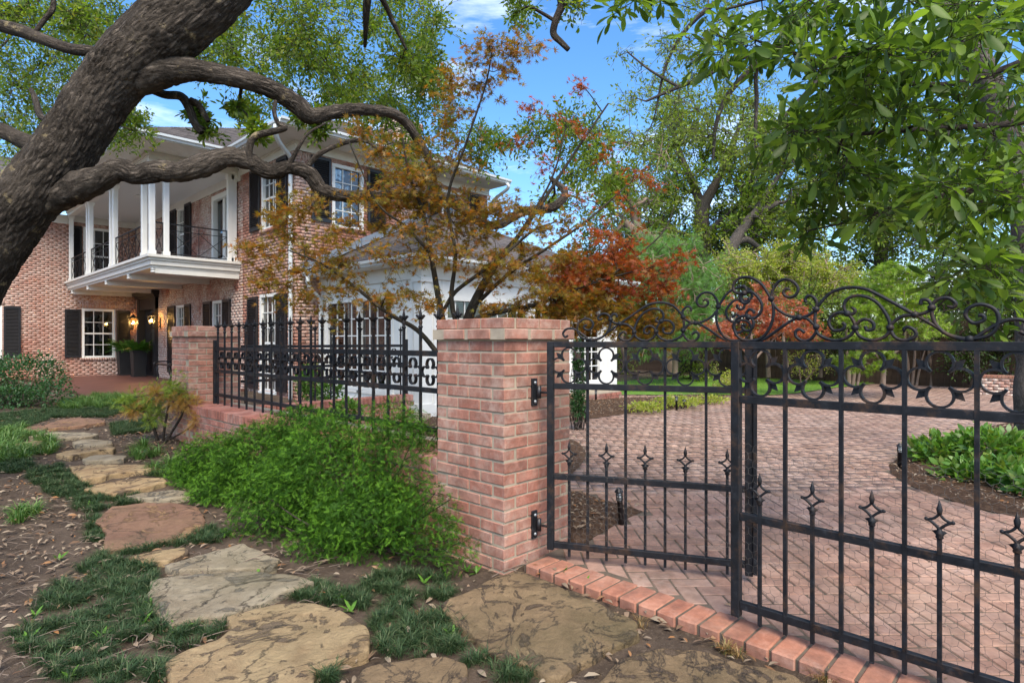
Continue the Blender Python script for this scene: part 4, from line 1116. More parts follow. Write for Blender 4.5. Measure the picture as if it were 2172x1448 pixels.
# scrollwork of a gate leaf, as (distance from the meeting stile, height)
def RLF(px,py): p = atX(px,py,2.6); return (1.117-float(p[1]), float(p[2]))
def c6(l): return [RLF(1448+x/3,483+y/3) for x,y in l]
def c8(l): return [RLF(1500+x/4.26,560+y/4.26) for x,y in l]
SCROLLS = [
 c8([(750,232),(715,222),(690,250),(700,282),(750,300),(800,278),(822,220),(780,160),(710,137),(640,165),(592,240),(578,312)]),
 c8([(300,203),(338,200),(352,240),(312,266),(252,252),(235,200),(270,140),(350,117),(430,137),(500,190),(555,275),(578,312)]),
 c8([(578,312),(600,400),(592,500),(552,600),(490,668),(420,690),(330,685),(265,640),(242,560),(272,492),(350,467),(410,500),(417,560),(380,602),(335,592),(318,560),(345,545)]),
 c8([(345,260),(310,290),(315,340),(350,355),(380,330),(375,300)]),
 c8([(330,262),(400,250),(460,300),(495,370),(480,440),(430,485),(380,480),(352,450),(380,410),(420,425),(418,445)]),
 c8([(583,330),(640,410),(740,467),(832,483),(905,466),(960,432),(985,408),(990,340),(952,292),(905,290),(885,325),(898,345)]),
 c8([(480,697),(560,650),(700,550),(790,495),(832,483),(902,492),(960,540),(985,566),(980,620),(930,680),(860,692),(805,655),(800,605),(840,590),(880,620)]),
 c6([(850,515),(868,490),(930,422),(1000,390),(1070,380),(1130,383),(1200,403),(1350,482),(1478,553)]),
 c6([(850,515),(842,570),(845,630),(870,682),(970,717),(1060,690),(1097,635),(1082,585),(1040,542),(965,548),(930,600),(958,650),(1015,648),(1032,618),(1015,603)]),
 c6([(1075,505),(1098,525),(1082,548),(1048,545),(1026,500),(1052,450),(1130,431),(1230,470),(1300,560),(1320,635),(1290,690),(1210,716),(1130,692),(1097,635),(1120,600),(1160,582),(1208,600),(1215,640),(1175,652),(1160,625)]),
 c6([(1408,665),(1412,640),(1440,632),(1478,655),(1480,690),(1420,716),(1352,697),(1320,635),(1342,600),(1400,562),(1478,553),(1545,540),(1585,508),(1562,462),(1522,460),(1512,490)]),
 c6([(1680,497),(1722,505),(1736,480),(1690,447),(1620,457),(1585,508),(1602,600),(1680,675),(1820,706),(1955,680),(2010,600),(1988,522),(1900,487),(1822,510),(1800,560),(1850,606),(1915,588),(1912,558),(1880,558)]),
 c6([(1478,553),(1600,622),(1700,685),(1830,712)])+[(.873,1.338),(.922,1.370),(.966,1.371),(.988,1.346),(.975,1.325),(.959,1.334)],
]
COLLARS = c8([(578,312),(832,483),(985,408),(985,566),(335,262),(372,480)])+c6([(1048,545),(1097,635),(1320,635),(1478,553),(1585,508),(1825,708)])
LEAF_W, Z_TOP, Z_LAT, Z_MID, Z_BOT = 1.06, 1.283, 1.045, .530, .140
SCR = []
for c in SCROLLS:
    P = smooth_path(c,5); n = len(P); r = np.full(n,.0066); r[:4] = np.linspace(.0032,.0066,4)
    SCR.append(MB().tube([(x,0,z) for x,z in P], list(r), 8).mesh('scroll', M_iron, True))
COLM = MB().lathe([(.003,-.013),(.011,-.009),(.014,0),(.011,.009),(.003,.013)],10).mesh('collar', M_iron, True)
FULLB = MB().box((-.0075,-.0075,.075),(.0075,.0075,1.268)).mesh('bar', M_iron)
DOGB = MB().box((-.0072,-.0072,.075),(.0072,.0072,.600)).mesh('bar', M_iron)
def wire_mesh():
    """chicken wire hung behind the lower half"""
    m = MB(); a = .022; w = a*math.sqrt(3); rr = .0005; row = 0; z = .17
    while z < .86:
        x = .03+(w/2 if row%2 else 0)
        while x < LEAF_W-.04:
            j = lambda: random.gauss(0,.0028)
            c = Vector((x,.012+j(),z)); p0 = c+Vector((0,0,a/2)); p1 = c+Vector((0,0,-a/2))
            pl, pr = c+Vector((-w/2,0,a)), c+Vector((w/2,0,a))
            for p,q in ((p0,p1),(p0,pl),(p0,pr)): m.bar(p+Vector((j(),0,j())),q,rr*2)
            x += w
        z += 1.5*a; row += 1
    return m.mesh('chicken_wire', M_wire)
M_wire = plain('galvanised_wire',(.16,.14,.12),.55,.6)
WIRE = wire_mesh()
def gate_leaf(loc, rz, label):
    g = empty('iron_gate', loc, rz, label, 'gate', 'two leaves of the wrought iron gate')
    for nm,a,b in (('stile',(-.019,-.019,.085),(.019,.019,1.299)),('stile',(LEAF_W-.019,-.019,.11),(LEAF_W+.019,.019,1.299))): MB().cbox(a,b,.003).build(nm, M_iron, g)
    for z,h in ((Z_TOP,.0165),(Z_LAT,.0165),(Z_MID,.016),(Z_BOT,.017)): MB().cbox((.019,-.015,z-h),(LEAF_W-.019,.015,z+h),.002).build('rail', M_iron, g)
    w = LEAF_W/5
    for k in range(5):
        if k: inst('bar', FULLB, g, (k*w,-.009,0))
        b = inst('bar', DOGB, g, ((k+.5)*w,-.009,0)); inst('finial', FIN, b, (0,0,.598))
        medallion(g, (k+.5)*w, (Z_TOP+Z_LAT)/2, MED, TIP, .036)
    for m in SCR: inst('scroll', m, g)
    for x,z in COLLARS: inst('collar', COLM, g, (x,0,z))
    o = inst('chicken_wire', WIRE, g); o['kind'] = 'stuff'
    return g
gR = gate_leaf((2.6,1.117,0), R(-90), 'black iron gate leaf with scrolled top nearest the camera, closed')
gL = gate_leaf((3.092,1.262,0), math.atan2(.97,-.48), 'black iron gate leaf hinged on the brick pillar, swung partly inward')
MB().box((-.002,-.035,.10),(.016,.035,1.26)).build('drop_bar', M_iron, gL, loc=(-.035,0,0))
# hinges on the pillar
for z in (1.005,.235):
    h = empty('gate_hinge', (2.60,P1[1]-.004,z), 0, 'black bolted hinge plate on the pillar, '+('upper one' if z > .5 else 'lower one near the ground'), 'hinge', 'gate hinges on the pillar')
    MB().cbox((-.022,-.008,-.08),(.022,.006,.08),.002).build('plate', M_iron, h); MB().lathe([(.014,-.035),(.014,.035)],10,(.012,-.028,0)).build('knuckle', M_black, h, True)
    b = MB()
    for dz in (-.055,.055): b.lathe([(.010,0),(.010,.008),(.004,.012)],6,(0,0,0))
    for dz in (-.055,.055): MB().lathe([(.011,0),(.011,.007),(.005,.011)],6).build('bolt', plain('zinc',(.35,.37,.38),.4,.8) if 'zinc' not in MATS else MATS['zinc'], h, True, (-.002,-.008,dz), (R(90),0,0))
    MB().tube([(.012,-.028,.0),(.02,-.10,.0)],.007,6).build('pin', M_iron, h, True)

# ---------------------------------------------------------------- iron fences
def fence(loc, rz, L, n, label, zt, zl, zb, z0, ztip, med=True, posts=(), off=.12):
    f = empty('iron_fence', loc, rz, label, 'fence', 'black iron fences with spear finials')
    for z,h in ((zt,.020),(zl,.018),(zb,.018)): MB().cbox((0,-.013,z-h),(L,.013,z+h),.002).build('rail', M_iron, f)
    bar = MB().box((-.0085,-.0085,z0),(.0085,.0085,ztip-.148)).mesh('bar', M_iron); w = (L-2*off)/(n-1)
    for k in range(n):
        b = inst('bar', bar, f, (off+k*w,-.008,0)); inst('finial', SPEAR, b, (0,0,ztip-.150))
        if med and k < n-1: medallion(f, off+(k+.5)*w, (zt+zl)/2, MED2, TIP2, .030)
    for x in posts: MB().cbox((x-.022,-.022,z0),(x+.022,.022,zt+.10),.004).build('post', M_iron, f)
    return f
yA, yB = P1[1]+PS, P2[1]
fence((2.64,yB,0), R(-90), yB-yA, 22, 'long black iron fence between the two brick pillars', 1.215, .955, .680, .555, 1.545, posts=(.02,))
fence((2.96,7.62,0), 0, 2.60, 11, 'inner black iron fence on the planter wall by the sunroom', 1.235, .96, .80, .46, 1.545, posts=(2.59,))
# ---------------------------------------------------------------- foliage and bark materials
L_oak = leaf_mat('oak_leaf', [(.065,.11,.012),(.11,.175,.02),(.165,.25,.028),(.085,.135,.016),(.22,.31,.035),(.25,.24,.03)], .52)
L_oakf = leaf_mat('oak_leaf_far', [(.10,.145,.025),(.17,.23,.035),(.24,.31,.045),(.13,.18,.03),(.32,.40,.05)], .5)
L_lime = leaf_mat('lime_leaf', [(.15,.25,.028),(.21,.32,.035),(.27,.38,.045),(.17,.27,.03),(.12,.20,.025)], .45)
L_dark = leaf_mat('dark_leaf', [(.022,.048,.010),(.04,.075,.014),(.062,.105,.020),(.03,.06,.012)], .3, .4)
L_mid = leaf_mat('mid_leaf', [(.09,.145,.026),(.15,.22,.035),(.21,.29,.045),(.11,.17,.028),(.27,.35,.055)], .46)
L_feather = leaf_mat('feathery_leaf', [(.10,.22,.055),(.14,.28,.07),(.18,.33,.08),(.12,.25,.05)], .4)
L_yellow = leaf_mat('yellow_green_leaf', [(.26,.32,.045),(.34,.40,.055),(.40,.41,.075),(.20,.28,.04),(.44,.38,.15)], .45)
L_big = leaf_mat('broad_glossy_leaf', [(.035,.068,.013),(.06,.11,.018),(.095,.165,.025),(.045,.085,.016),(.14,.225,.032),(.18,.28,.04),(.10,.14,.03)], .48, .42, .28)
L_mapo = leaf_mat('maple_leaf_bronze', [(.24,.15,.02),(.18,.165,.022),(.30,.12,.022),(.15,.155,.02),(.28,.20,.028),(.33,.13,.025),(.21,.20,.025),(.34,.17,.03)], .52, tcol=(1.7,1.35,.6))
L_mapr = leaf_mat('maple_leaf_red', [(.32,.085,.022),(.36,.11,.022),(.27,.11,.02),(.40,.075,.028),(.24,.075,.02),(.33,.15,.025),(.21,.13,.02)], .52, tcol=(1.7,1.05,.6))
L_red = leaf_mat('red_maple_leaf', [(.42,.10,.045),(.48,.15,.05),(.50,.13,.075),(.44,.19,.05),(.36,.08,.05),(.52,.20,.11)], .4, tcol=(1.4,1.0,.7))
L_yew = leaf_mat('yew_needle', [(.012,.042,.004),(.022,.068,.006),(.036,.10,.008),(.055,.14,.011),(.016,.052,.005)], .2, .6, .15)
L_yewt = leaf_mat('yew_new_growth', [(.07,.18,.014),(.10,.23,.018),(.13,.27,.024),(.085,.20,.016)], .25, .6, .15)
L_small = leaf_mat('small_shrub_leaf', [(.022,.065,.022),(.04,.10,.03),(.06,.14,.04),(.03,.08,.025)], .25, .35)
L_cyp = leaf_mat('cypress_spray', [(.13,.24,.03),(.20,.30,.035),(.28,.33,.04),(.10,.18,.03)], .35)
L_cypo = leaf_mat('cypress_spray_bronze', [(.42,.24,.07),(.46,.30,.09),(.36,.17,.05),(.40,.27,.06)], .35)
L_fern = leaf_mat('fern_frond', [(.03,.10,.018),(.05,.15,.022),(.07,.19,.03)], .35)
L_jas = leaf_mat('groundcover_leaf', [(.06,.15,.025),(.10,.22,.035),(.15,.29,.04),(.08,.16,.03),(.20,.26,.05)], .3, .35)
L_mondo = leaf_mat('mondo_blade', [(.020,.046,.018),(.032,.066,.025),(.050,.092,.034),(.026,.054,.020),(.07,.115,.042),(.13,.15,.075)], .2, .55, .2)
L_lirio = leaf_mat('long_grass_blade', [(.05,.12,.03),(.08,.17,.035),(.12,.22,.05),(.17,.24,.07)], .3)
L_weed = leaf_mat('weed_leaf', [(.08,.19,.022),(.11,.24,.03),(.14,.28,.04)], .3)
L_dryg = leaf_mat('dry_blade', [(.36,.23,.09),(.30,.18,.07),(.24,.16,.06),(.10,.14,.04)], .2)
L_litter = leaf_mat('fallen_leaf', [(.22,.145,.09),(.31,.235,.16),(.14,.08,.045),(.36,.29,.20),(.11,.065,.04),(.30,.14,.05),(.25,.20,.14),(.18,.13,.09)], .1, .7, .25, (1,1,1))
L_turf = leaf_mat('turf_blade', [(.14,.30,.015),(.20,.38,.02),(.26,.44,.03)], .35)
B_oak = bark_mat('oak_bark', (.020,.016,.012), (.25,.205,.16), 38, 9, (.42,.33,.17), 1.0)
B_thin = bark_mat('thin_bark', (.035,.028,.023), (.13,.105,.085), 40, 20)
B_grey = bark_mat('grey_bark', (.07,.06,.052), (.25,.215,.185), 26, 12)
B_pink = bark_mat('smooth_bark', (.20,.145,.11), (.36,.28,.22), 10, 5, None, .3)
B_maple = bark_mat('maple_bark', (.030,.026,.020), (.105,.092,.070), 40, 12, None, .4)

# ---------------------------------------------------------------- the leaning live oak
w = Wood()
trunk = plimb([(-420,1260,4.9,300),(-330,1100,4.85,215),(-220,900,4.8,185),(-110,690,4.72,175),(0,498,4.65,168),(85,388,4.6,160),(155,296,4.6,150),(212,205,4.6,150),(278,128,4.6,158),(352,66,4.6,168),(428,8,4.6,150),(510,-60,4.65,120),(600,-150,4.8,95)], 56, .92)
w.limb(trunk, 170, .05, crack=.015)
w.limb(plimb([(110,425,4.62,70),(165,398,4.55,74),(215,378,4.5,60),(255,360,4.5,54),(290,371,4.5,45),(335,362,4.5,50),(375,366,4.52,46),(425,352,4.55,52),(480,334,4.6,44),(530,343,4.65,38),(572,364,4.7,36),(615,356,4.75,30),(655,368,4.8,34),(682,402,4.85,32),(735,416,4.9,26),(800,414,5.0,23),(870,412,5.1,22),(950,424,5.3,22),(1040,478,5.5,20),(1110,450,5.6,19),(1170,440,5.7,18),(1198,410,5.75,15),(1168,376,5.8,8)],22), 44, .13, crack=.012)
w.limb(plimb([(290,170,4.62,80),(345,153,4.6,72),(400,148,4.6,54),(455,156,4.62,46),(520,170,4.7,42),(580,192,4.8,40),(630,222,4.9,42),(660,246,4.95,36),(710,238,5.05,30),(770,233,5.2,25),(850,250,5.5,20),(905,330,5.7,16),(925,390,5.8,9)],22), 44, .10, crack=.011)
w.limb(plimb([(250,135,4.65,40),(205,112,4.6,30),(150,104,4.6,29),(95,85,4.6,30),(30,62,4.65,34),(-60,40,4.7,34)],9), 18, .13)
w.limb(plimb([(140,330,4.65,60),(100,316,4.7,44),(60,303,4.75,46),(0,276,4.8,44),(-90,240,4.9,44)],9), 18, .13)
w.limb(plimb([(140,300,4.9,20),(112,262,5,17),(86,246,5.1,18),(74,208,5.2,16),(66,190,5.3,12)],7), 12, .15)
w.limb(plimb([(270,165,4.7,30),(312,185,4.8,24),(350,201,4.85,21),(384,205,4.9,22),(402,232,4.9,20),(412,260,4.9,20),(428,282,4.9,14)],7), 14, .13)
w.limb(plimb([(404,212,4.9,14),(420,222,4.9,15),(432,240,4.9,14),(442,258,4.9,10)],6), 12, .12)
w.limb(plimb([(70,75,4.6,12),(92,45,4.6,12),(112,18,4.6,13),(112,-20,4.6,12)],6), 10, .1)
w.limb(plimb([(535,352,4.62,14),(528,318,4.6,16),(540,290,4.6,16),(575,280,4.6,15),(605,272,4.6,12),(590,262,4.6,10),(582,240,4.6,10),(584,215,4.7,8)],6), 10, .1)
w.limb(plimb([(612,352,4.72,12),(635,310,4.72,8),(655,282,4.75,6),(690,262,4.8,4)],5), 8)
w.limb(plimb([(648,358,4.78,14),(680,325,4.8,12),(740,300,4.9,11),(780,300,5,10),(800,318,5,6)],5), 8)
w.limb(plimb([(230,250,4.9,12),(255,235,5.4,12),(245,275,5.8,11),(225,310,6.2,9)],5), 8)
w.limb(plimb([(600,-150,4.8,90),(720,-120,5.2,60),(775,-40,5.6,26),(776,40,5.8,14),(774,100,6,7)],6), 12, .1)
w.limb(plimb([(720,-120,5.2,40),(805,-10,5.6,14),(835,50,5.8,10),(862,105,5.9,5)],6), 10)
w.limb(plimb([(600,-150,4.8,80),(900,-200,5.4,50),(1150,-60,5.8,22),(1190,0,5.9,17),(1178,45,5.95,15),(1174,72,6,15),(1190,90,6,13),(1206,106,6,11)],6), 12, .08)
w.limb(plimb([(510,-60,4.65,110),(470,-120,4.9,70),(300,-140,5.6,50),(120,-80,6.5,30),(20,60,7.2,16)],6), 12, .08)
blobs = fill_blobs([(-20,190,-20,80,5.6,9,26,35,62),(-20,185,100,260,6.5,10,36,38,66),(170,250,0,80,6,9,9,35,55),(20,140,255,335,7,10,9,30,50),(230,300,230,330,6.5,9,8,22,40),
                    (410,700,-10,130,5.6,9,34,32,56),(560,760,80,230,6,9,24,30,52),(440,560,70,150,6,8.5,10,28,46),(690,930,-10,190,6,9.5,38,30,55),(740,960,150,330,6.4,9.5,36,30,50),
                    (860,960,90,180,6.5,8.5,8,26,40),(1090,1230,-10,55,5.9,6.8,6,28,42),(400,560,225,305,4.8,5.6,9,14,26),(640,720,230,300,4.9,5.6,4,10,18),
                    (1060,1300,250,330,6.4,8.4,16,30,46),(1150,1310,330,470,6.0,8.0,16,28,46),(940,1060,240,330,6.4,8.4,8,26,40)])
blobs = [(c,r*1.35) for c,r in blobs]
lv = grow(w, blobs, .0032, 210, 'oak', .050, 12, .2, 0, True, .35, .020)
make_tree('live_oak','massive leaning live oak with furrowed bark and long crooked limbs','tree',(float(trunk[0][0]),float(trunk[0][1]),0),w,[('oak',*lv,L_oak)],B_oak)

# ---------------------------------------------------------------- japanese maple behind the pillar
w = Wood()
for l in ([(985,860,4.95,52),(985,760,4.9,40),(990,690,4.9,33),(1012,630,4.9,27),(1052,560,4.9,20),(1100,500,5,14),(1150,430,5.1,11),(1215,330,5.2,8),(1290,220,5.3,5)],
          [(975,860,4.95,40),(950,760,4.85,26),(940,690,4.75,22),(928,620,4.7,18),(914,540,4.6,15),(897,450,4.6,11),(868,370,4.5,9),(850,270,4.5,5)],
          [(940,660,4.75,12),(965,620,4.7,12),(1010,585,4.65,11),(1070,540,4.6,9),(1130,490,4.6,7),(1180,470,4.6,4)],
          [(985,800,4.9,20),(1000,690,4.8,17),(1050,664,4.7,15),(1120,650,4.6,12),(1200,622,4.5,9),(1290,590,4.4,6),(1390,565,4.3,4)],
          [(965,800,4.9,20),(930,752,4.8,16),(885,700,4.7,14),(820,662,4.6,12),(742,600,4.5,9),(680,558,4.4,6),(610,530,4.3,4)],
          [(985,740,4.85,16),(958,640,4.7,14),(966,540,4.6,11),(950,420,4.5,9),(990,300,4.3,7),(1030,180,4.2,5),(1045,100,4.1,3)],
          [(1015,640,4.9,13),(1080,580,4.9,11),(1170,520,4.9,9),(1245,468,4.9,7),(1340,385,5,4)],
          [(915,540,4.6,10),(860,480,4.5,8),(800,430,4.4,6),(740,300,4.3,4)], [(1100,500,5,9),(1170,380,5,6),(1200,270,5,4)],
          [(1290,590,4.4,6),(1400,500,4.6,4),(1430,440,4.7,3)]): w.limb(plimb(l,6,.72),10)
bo = pblobs([(555,535,4.4,40),(600,475,4.4,38),(645,525,4.4,44),(690,560,4.4,40),(640,440,4.4,42),(610,610,4.6,34),(700,500,4.4,40),(745,470,4.4,36),(765,530,4.4,42),(720,610,4.5,36),(795,640,4.6,34),(700,655,4.6,30),(840,560,4.6,44),(850,480,4.5,44),(830,400,4.5,44),(805,335,4.4,40),(870,310,4.5,40),(905,385,4.5,42),(770,270,4.4,26),(780,420,4.4,34),
  (950,200,4.4,34),(1005,135,4.2,38),(1040,95,4.1,28),(1065,150,4.2,28),(1015,175,4.3,34),(1115,105,4.2,34),(960,165,4.4,26),(1085,115,4.2,22),(940,290,4.5,44),(1000,330,4.5,44),(985,240,4.4,40),(900,540,4.6,44),(960,470,4.6,44),(1020,470,4.7,42),(1100,560,4.7,44),(1065,430,4.8,42),(1150,620,4.6,40),(1180,560,4.7,42),(870,620,4.6,36),(920,430,4.6,40),(1030,600,4.6,28),(990,530,4.6,38),(940,360,4.6,40),(1120,480,4.8,36),(560,575,4.4,28),(640,575,4.4,34),(520,520,4.4,24)])
br = pblobs([(1235,275,5.1,30),(1165,350,5,34),(1285,330,5.1,30),(1240,420,5,34),(1195,255,5,26),(1345,375,5,24),(1390,392,5,22),(1330,430,5,26),(1110,300,4.9,28),(1130,225,4.8,24),(1230,180,5.1,18)])
br2 = pblobs([(1290,540,4.5,44),(1340,560,4.4,44),(1385,580,4.4,42),(1425,555,4.4,34),(1250,590,4.5,44),(1310,615,4.4,44),(1200,600,4.5,36),(1375,620,4.4,40),(1330,520,4.5,34),(1280,500,4.6,34),(1410,610,4.4,26)])
br3 = pblobs([(1240,650,4.5,36),(1300,665,4.5,40),(1200,660,4.6,30),(1360,660,4.5,32),(1270,690,4.5,30)])
bo += fill_blobs([(560,900,430,660,4.3,4.8,12,22,34),(880,1210,380,670,4.4,5,30,22,34),(790,1000,300,440,4.4,4.8,8,22,34)]); br3 += fill_blobs([(1140,1440,560,700,4.3,4.7,26,24,36)]); br2 += fill_blobs([(1180,1340,540,640,4.5,5.2,10,26,36)])
bo, br, br2, br3 = ([(c,r*1.75) for c,r in q] for q in (bo,br,br2,br3))
kw = dict(tw=.0016, leaves=125, tm='maple', size=.037, twigs=13, droop=.10, flat=.45, upmix=.55, base_r=.007)
s1 = grow(w, bo, **kw); kw['leaves'] = 60; s2 = grow(w, br, **kw); kw['leaves'] = 170; s3 = grow(w, br2, **kw); s4 = grow(w, br3, **kw)
make_tree('japanese_maple','multi stemmed maple with bronze and orange star leaves behind the gate pillar','tree',(*atZ(985,860,.05)[:2]*0+atT(985,860,4.95)[:2],.05),w,
          [('maple',*s1,L_mapo),('maple',*s2,L_mapr),('maple',*s3,L_mapr),('maple',*s4,L_mapo)],B_maple)

# ---------------------------------------------------------------- broad leaved tree overhanging from the right
w = Wood()
w.limb(plimb([(2560,1240,3.6,150),(2545,900,3.6,120),(2520,500,3.55,105),(2500,120,3.5,95),(2480,-200,3.4,80)],8), 18, .06)
for l in ([(2500,100,3.45,44),(2330,60,3.2,30),(2172,130,3,20),(2000,180,2.9,14),(1800,150,2.8,9),(1600,85,2.8,5)],[(2510,330,3.5,40),(2330,230,3.1,26),(2150,262,3,18),(1950,275,2.9,12),(1760,292,2.8,8),(1640,325,2.8,4)],
          [(2515,470,3.5,36),(2330,350,3.1,22),(2150,385,3,15),(1950,425,2.9,10),(1800,470,2.9,6),(1710,490,2.9,4)],[(2520,600,3.5,30),(2300,470,3.1,18),(2150,530,3,12),(2060,580,3,8),(1990,650,3,4)],
          [(2490,-60,3.4,50),(2250,-150,3,30),(1950,-60,2.8,18),(1700,-20,2.7,10),(1540,20,2.7,5)]): w.limb(plimb(l,6),10)
blobs = fill_blobs([(1500,1700,10,120,2.5,3.2,12,36,58),(1690,2180,-20,130,2.2,3.5,44,44,78),(1720,2180,120,260,2.3,3.5,42,44,76),(1650,2180,250,380,2.4,3.5,34,44,74),(1690,1980,370,470,2.5,3.3,13,36,60),(1930,2190,370,500,2.4,3.5,20,44,72),(1990,2190,500,610,2.5,3.5,13,40,62),(2050,2190,600,690,2.7,3.4,7,34,52),(1700,1760,440,500,2.7,3.1,3,30,44),(1270,1420,-10,30,3,3.4,3,20,30)])
blobs = [(c,r*1.25) for c,r in blobs if RNG.random() < .80]
lv = grow(w, blobs, .0018, 46, 'big', .073, 7, .2, .4, True, .62, .008, .5)
make_tree('broadleaf_tree','glossy broad leaved tree hanging over the gate from the right side','tree',(*atT(2560,1240,3.6)[:2],.05),w,[('big',*lv,L_big)],B_thin)

# ---------------------------------------------------------------- oak in the right hand bed, thin crown over the drive
w = Wood()
w.limb(plimb([(2215,1010,5.9,150),(2200,960,5.9,112),(2196,850,5.9,96),(2196,700,5.95,92),(2190,520,6,86),(2150,330,6.1,74),(2085,150,6.2,62),(2008,20,6.3,48),(1930,-120,6.5,40)],14), 40, .10)
for l in ([(2008,20,6.3,40),(1850,-60,6.8,26),(1700,70,7.4,18),(1640,105,7.6,20),(1590,150,7.8,17),(1545,200,8,12),(1520,260,8.1,9),(1512,340,8.2,6)],[(1640,105,7.6,16),(1560,125,7.8,14),(1500,160,8,10),(1440,185,8.2,8),(1370,215,8.4,5)],
          [(1700,70,7.4,16),(1610,140,7.8,10),(1605,215,8,9),(1600,310,8.1,5)],[(2085,150,6.2,40),(1900,100,7,22),(1760,150,7.6,18),(1710,200,7.8,14),(1650,260,8,9)],[(1930,-120,6.5,30),(1700,-100,7.2,20),(1500,20,7.8,11),(1420,120,8.2,7),(1390,240,8.4,4)],
          [(1440,185,8.2,7),(1380,150,8.3,5),(1330,110,8.4,3)]): w.limb(plimb(l,6),9,.08)
blobs = fill_blobs([(1310,1480,90,330,7.6,9.4,34,26,42),(1480,1720,140,360,7.6,9.4,26,28,44),(1370,1560,-10,120,7.2,9,16,28,44),(1560,1720,10,140,7.2,8.6,10,28,40)])
lv = grow(w, blobs, .0035, 62, 'oak', .055, 9, .2, 0, True, .35, .016)
make_tree('oak_tree','rough barked oak at the edge of the drive with sparse twiggy branches against the sky','tree',(*atT(2215,1010,5.9)[:2],.05),w,[('oak',*lv,L_oakf)],B_grey)

# ---------------------------------------------------------------- trees beyond the drive
def far_tree(name, label, limbs, regions, mat, size, leaves, bark=B_thin, tm='leaf', cat='tree', group='trees beyond the drive', tw=.02, flat=0., extra=(), br=.12, twigs=9):
    w = Wood()
    for l in limbs: w.limb(plimb(l,5,.78),10,.06)
    p = fill_blobs(regions)+list(extra); lv = grow(w, p, tw, leaves, tm, size, twigs, .12, flat, True, .45, br)
    b = atT(limbs[0][0][0],limbs[0][0][1],limbs[0][0][2]); return make_tree(name,label,cat,(float(b[0]),float(b[1]),.05),w,[(tm,*lv,mat)],bark,group)
far_tree('spreading_tree','tall tree with forked grey trunk in the middle beyond the drive',
  [[(1492,795,25,56),(1490,600,25,46),(1488,470,25,42),(1490,435,25,44)],[(1490,440,25,30),(1465,380,25,22),(1440,320,25,16),(1420,250,25,10)],[(1492,435,25,34),(1520,385,25,24),(1545,330,25,18),(1575,250,25,10)],[(1488,500,25,20),(1515,480,25,18),(1560,440,25,8)]],
  [(1400,1620,190,330,23,27,30,40,70),(1380,1500,300,430,23,27,14,36,60),(1520,1640,320,430,23,27,14,36,60),(1380,1640,430,540,23.5,28,22,34,60)], L_oakf, .13, 300, B_grey)
far_tree('leaning_tree','leaning tree with a crooked pale limb beyond the yellow green shrubs',
  [[(1530,800,22,40),(1545,560,22,36),(1560,510,22,34),(1580,480,22,30),(1600,455,22,24),(1650,430,22,14)],[(1560,512,22,24),(1585,508,22,20),(1610,525,22,12)],[(1590,470,22,22),(1620,420,22,18),(1660,360,22,14),(1700,300,22,8)]],
  [(1600,1760,250,420,21,25,28,40,70),(1560,1740,400,540,21.5,25,24,36,56)], L_oakf, .14, 230, B_grey)
far_tree('pale_trunk_tree','tree with pinkish curving trunk left of the forked one',
  [[(1420,790,21,40),(1408,560,21,38),(1398,520,21,38),(1370,500,21,36),(1350,495,21,32),(1325,470,21,20)],[(1355,497,21,26),(1345,450,21,22),(1325,410,21,14),(1300,360,21,8)]],
  [(1290,1420,290,430,20,24,20,36,58),(1290,1400,430,560,20,24,10,36,52)], L_mid, .12, 190, B_pink)
far_tree('lit_foliage_tree','lime coloured tree painted as sunlit foliage between the oak trunks',[[(1600,800,24,20),(1600,560,24,14),(1590,420,24,8)]],[(1540,1660,370,500,22,24,12,28,46),(1400,1560,250,420,24,26,16,24,40)],L_lime,.15,110,B_grey)  # added foliage: the lime leaf colour stands in for sunlight on the leaves
far_tree('tall_green_tree','tall dense green tree closing the view on the right',
  [[(1880,795,27,50),(1870,560,27,40),(1850,300,27,26),(1840,150,27,12)],[(1870,500,27,30),(1980,330,27,18),(2060,200,27,10)]],
  [(1700,2000,250,470,25,30,36,60,100),(1950,2250,200,500,25,30,36,60,100),(1680,2250,460,640,25,29,44,56,90)], L_mid, .17, 330, B_grey, br=.2)
far_tree('backdrop_tree','dark green tree mass behind the trunks on the left of the drive',
  [[(1320,792,29,40),(1320,600,29,30),(1340,480,29,20)]],[(1240,1480,470,640,27,31,36,56,90),(1440,1720,440,620,27,31,40,56,90),(1230,1400,600,740,26,30,16,56,90)], L_dark, .17, 330, B_grey, br=.2)
far_tree('feathery_cypress','soft feathery green tree to the left of the red maple',[[(1432,800,17,16),(1432,640,17,12),(1430,520,17,6)]],
  [(1370,1500,520,600,16,18.2,18,36,56),(1350,1520,590,690,16,18.2,24,36,58),(1360,1500,680,730,16,18,8,34,50)], L_feather, .17, 260, B_pink, 'spray2', 'tree', flat=.2)
far_tree('yellow_shrub','wide rounded yellow green shrub behind the red maple',[[(1630,800,19,14),(1625,660,19,12),(1610,560,19,6)],[(1640,720,19,10),(1700,600,19,5)]],
  [(1530,1700,530,590,18,20,26,36,56),(1590,1800,560,650,18,20,30,36,56),(1740,1830,560,620,18,20,8,30,46)], L_yellow, .085, 420, B_pink, 'dia', 'shrub', None)
far_tree('evergreen_shrub','dark evergreen shrub behind the scrolls right of the red maple',[[(1740,800,17,14),(1740,680,17,8)]],[(1690,1860,620,720,16,18,26,36,56),(1520,1600,620,720,18,20,10,36,50)], L_mid, .075, 380, B_thin, 'dia','shrub', None)
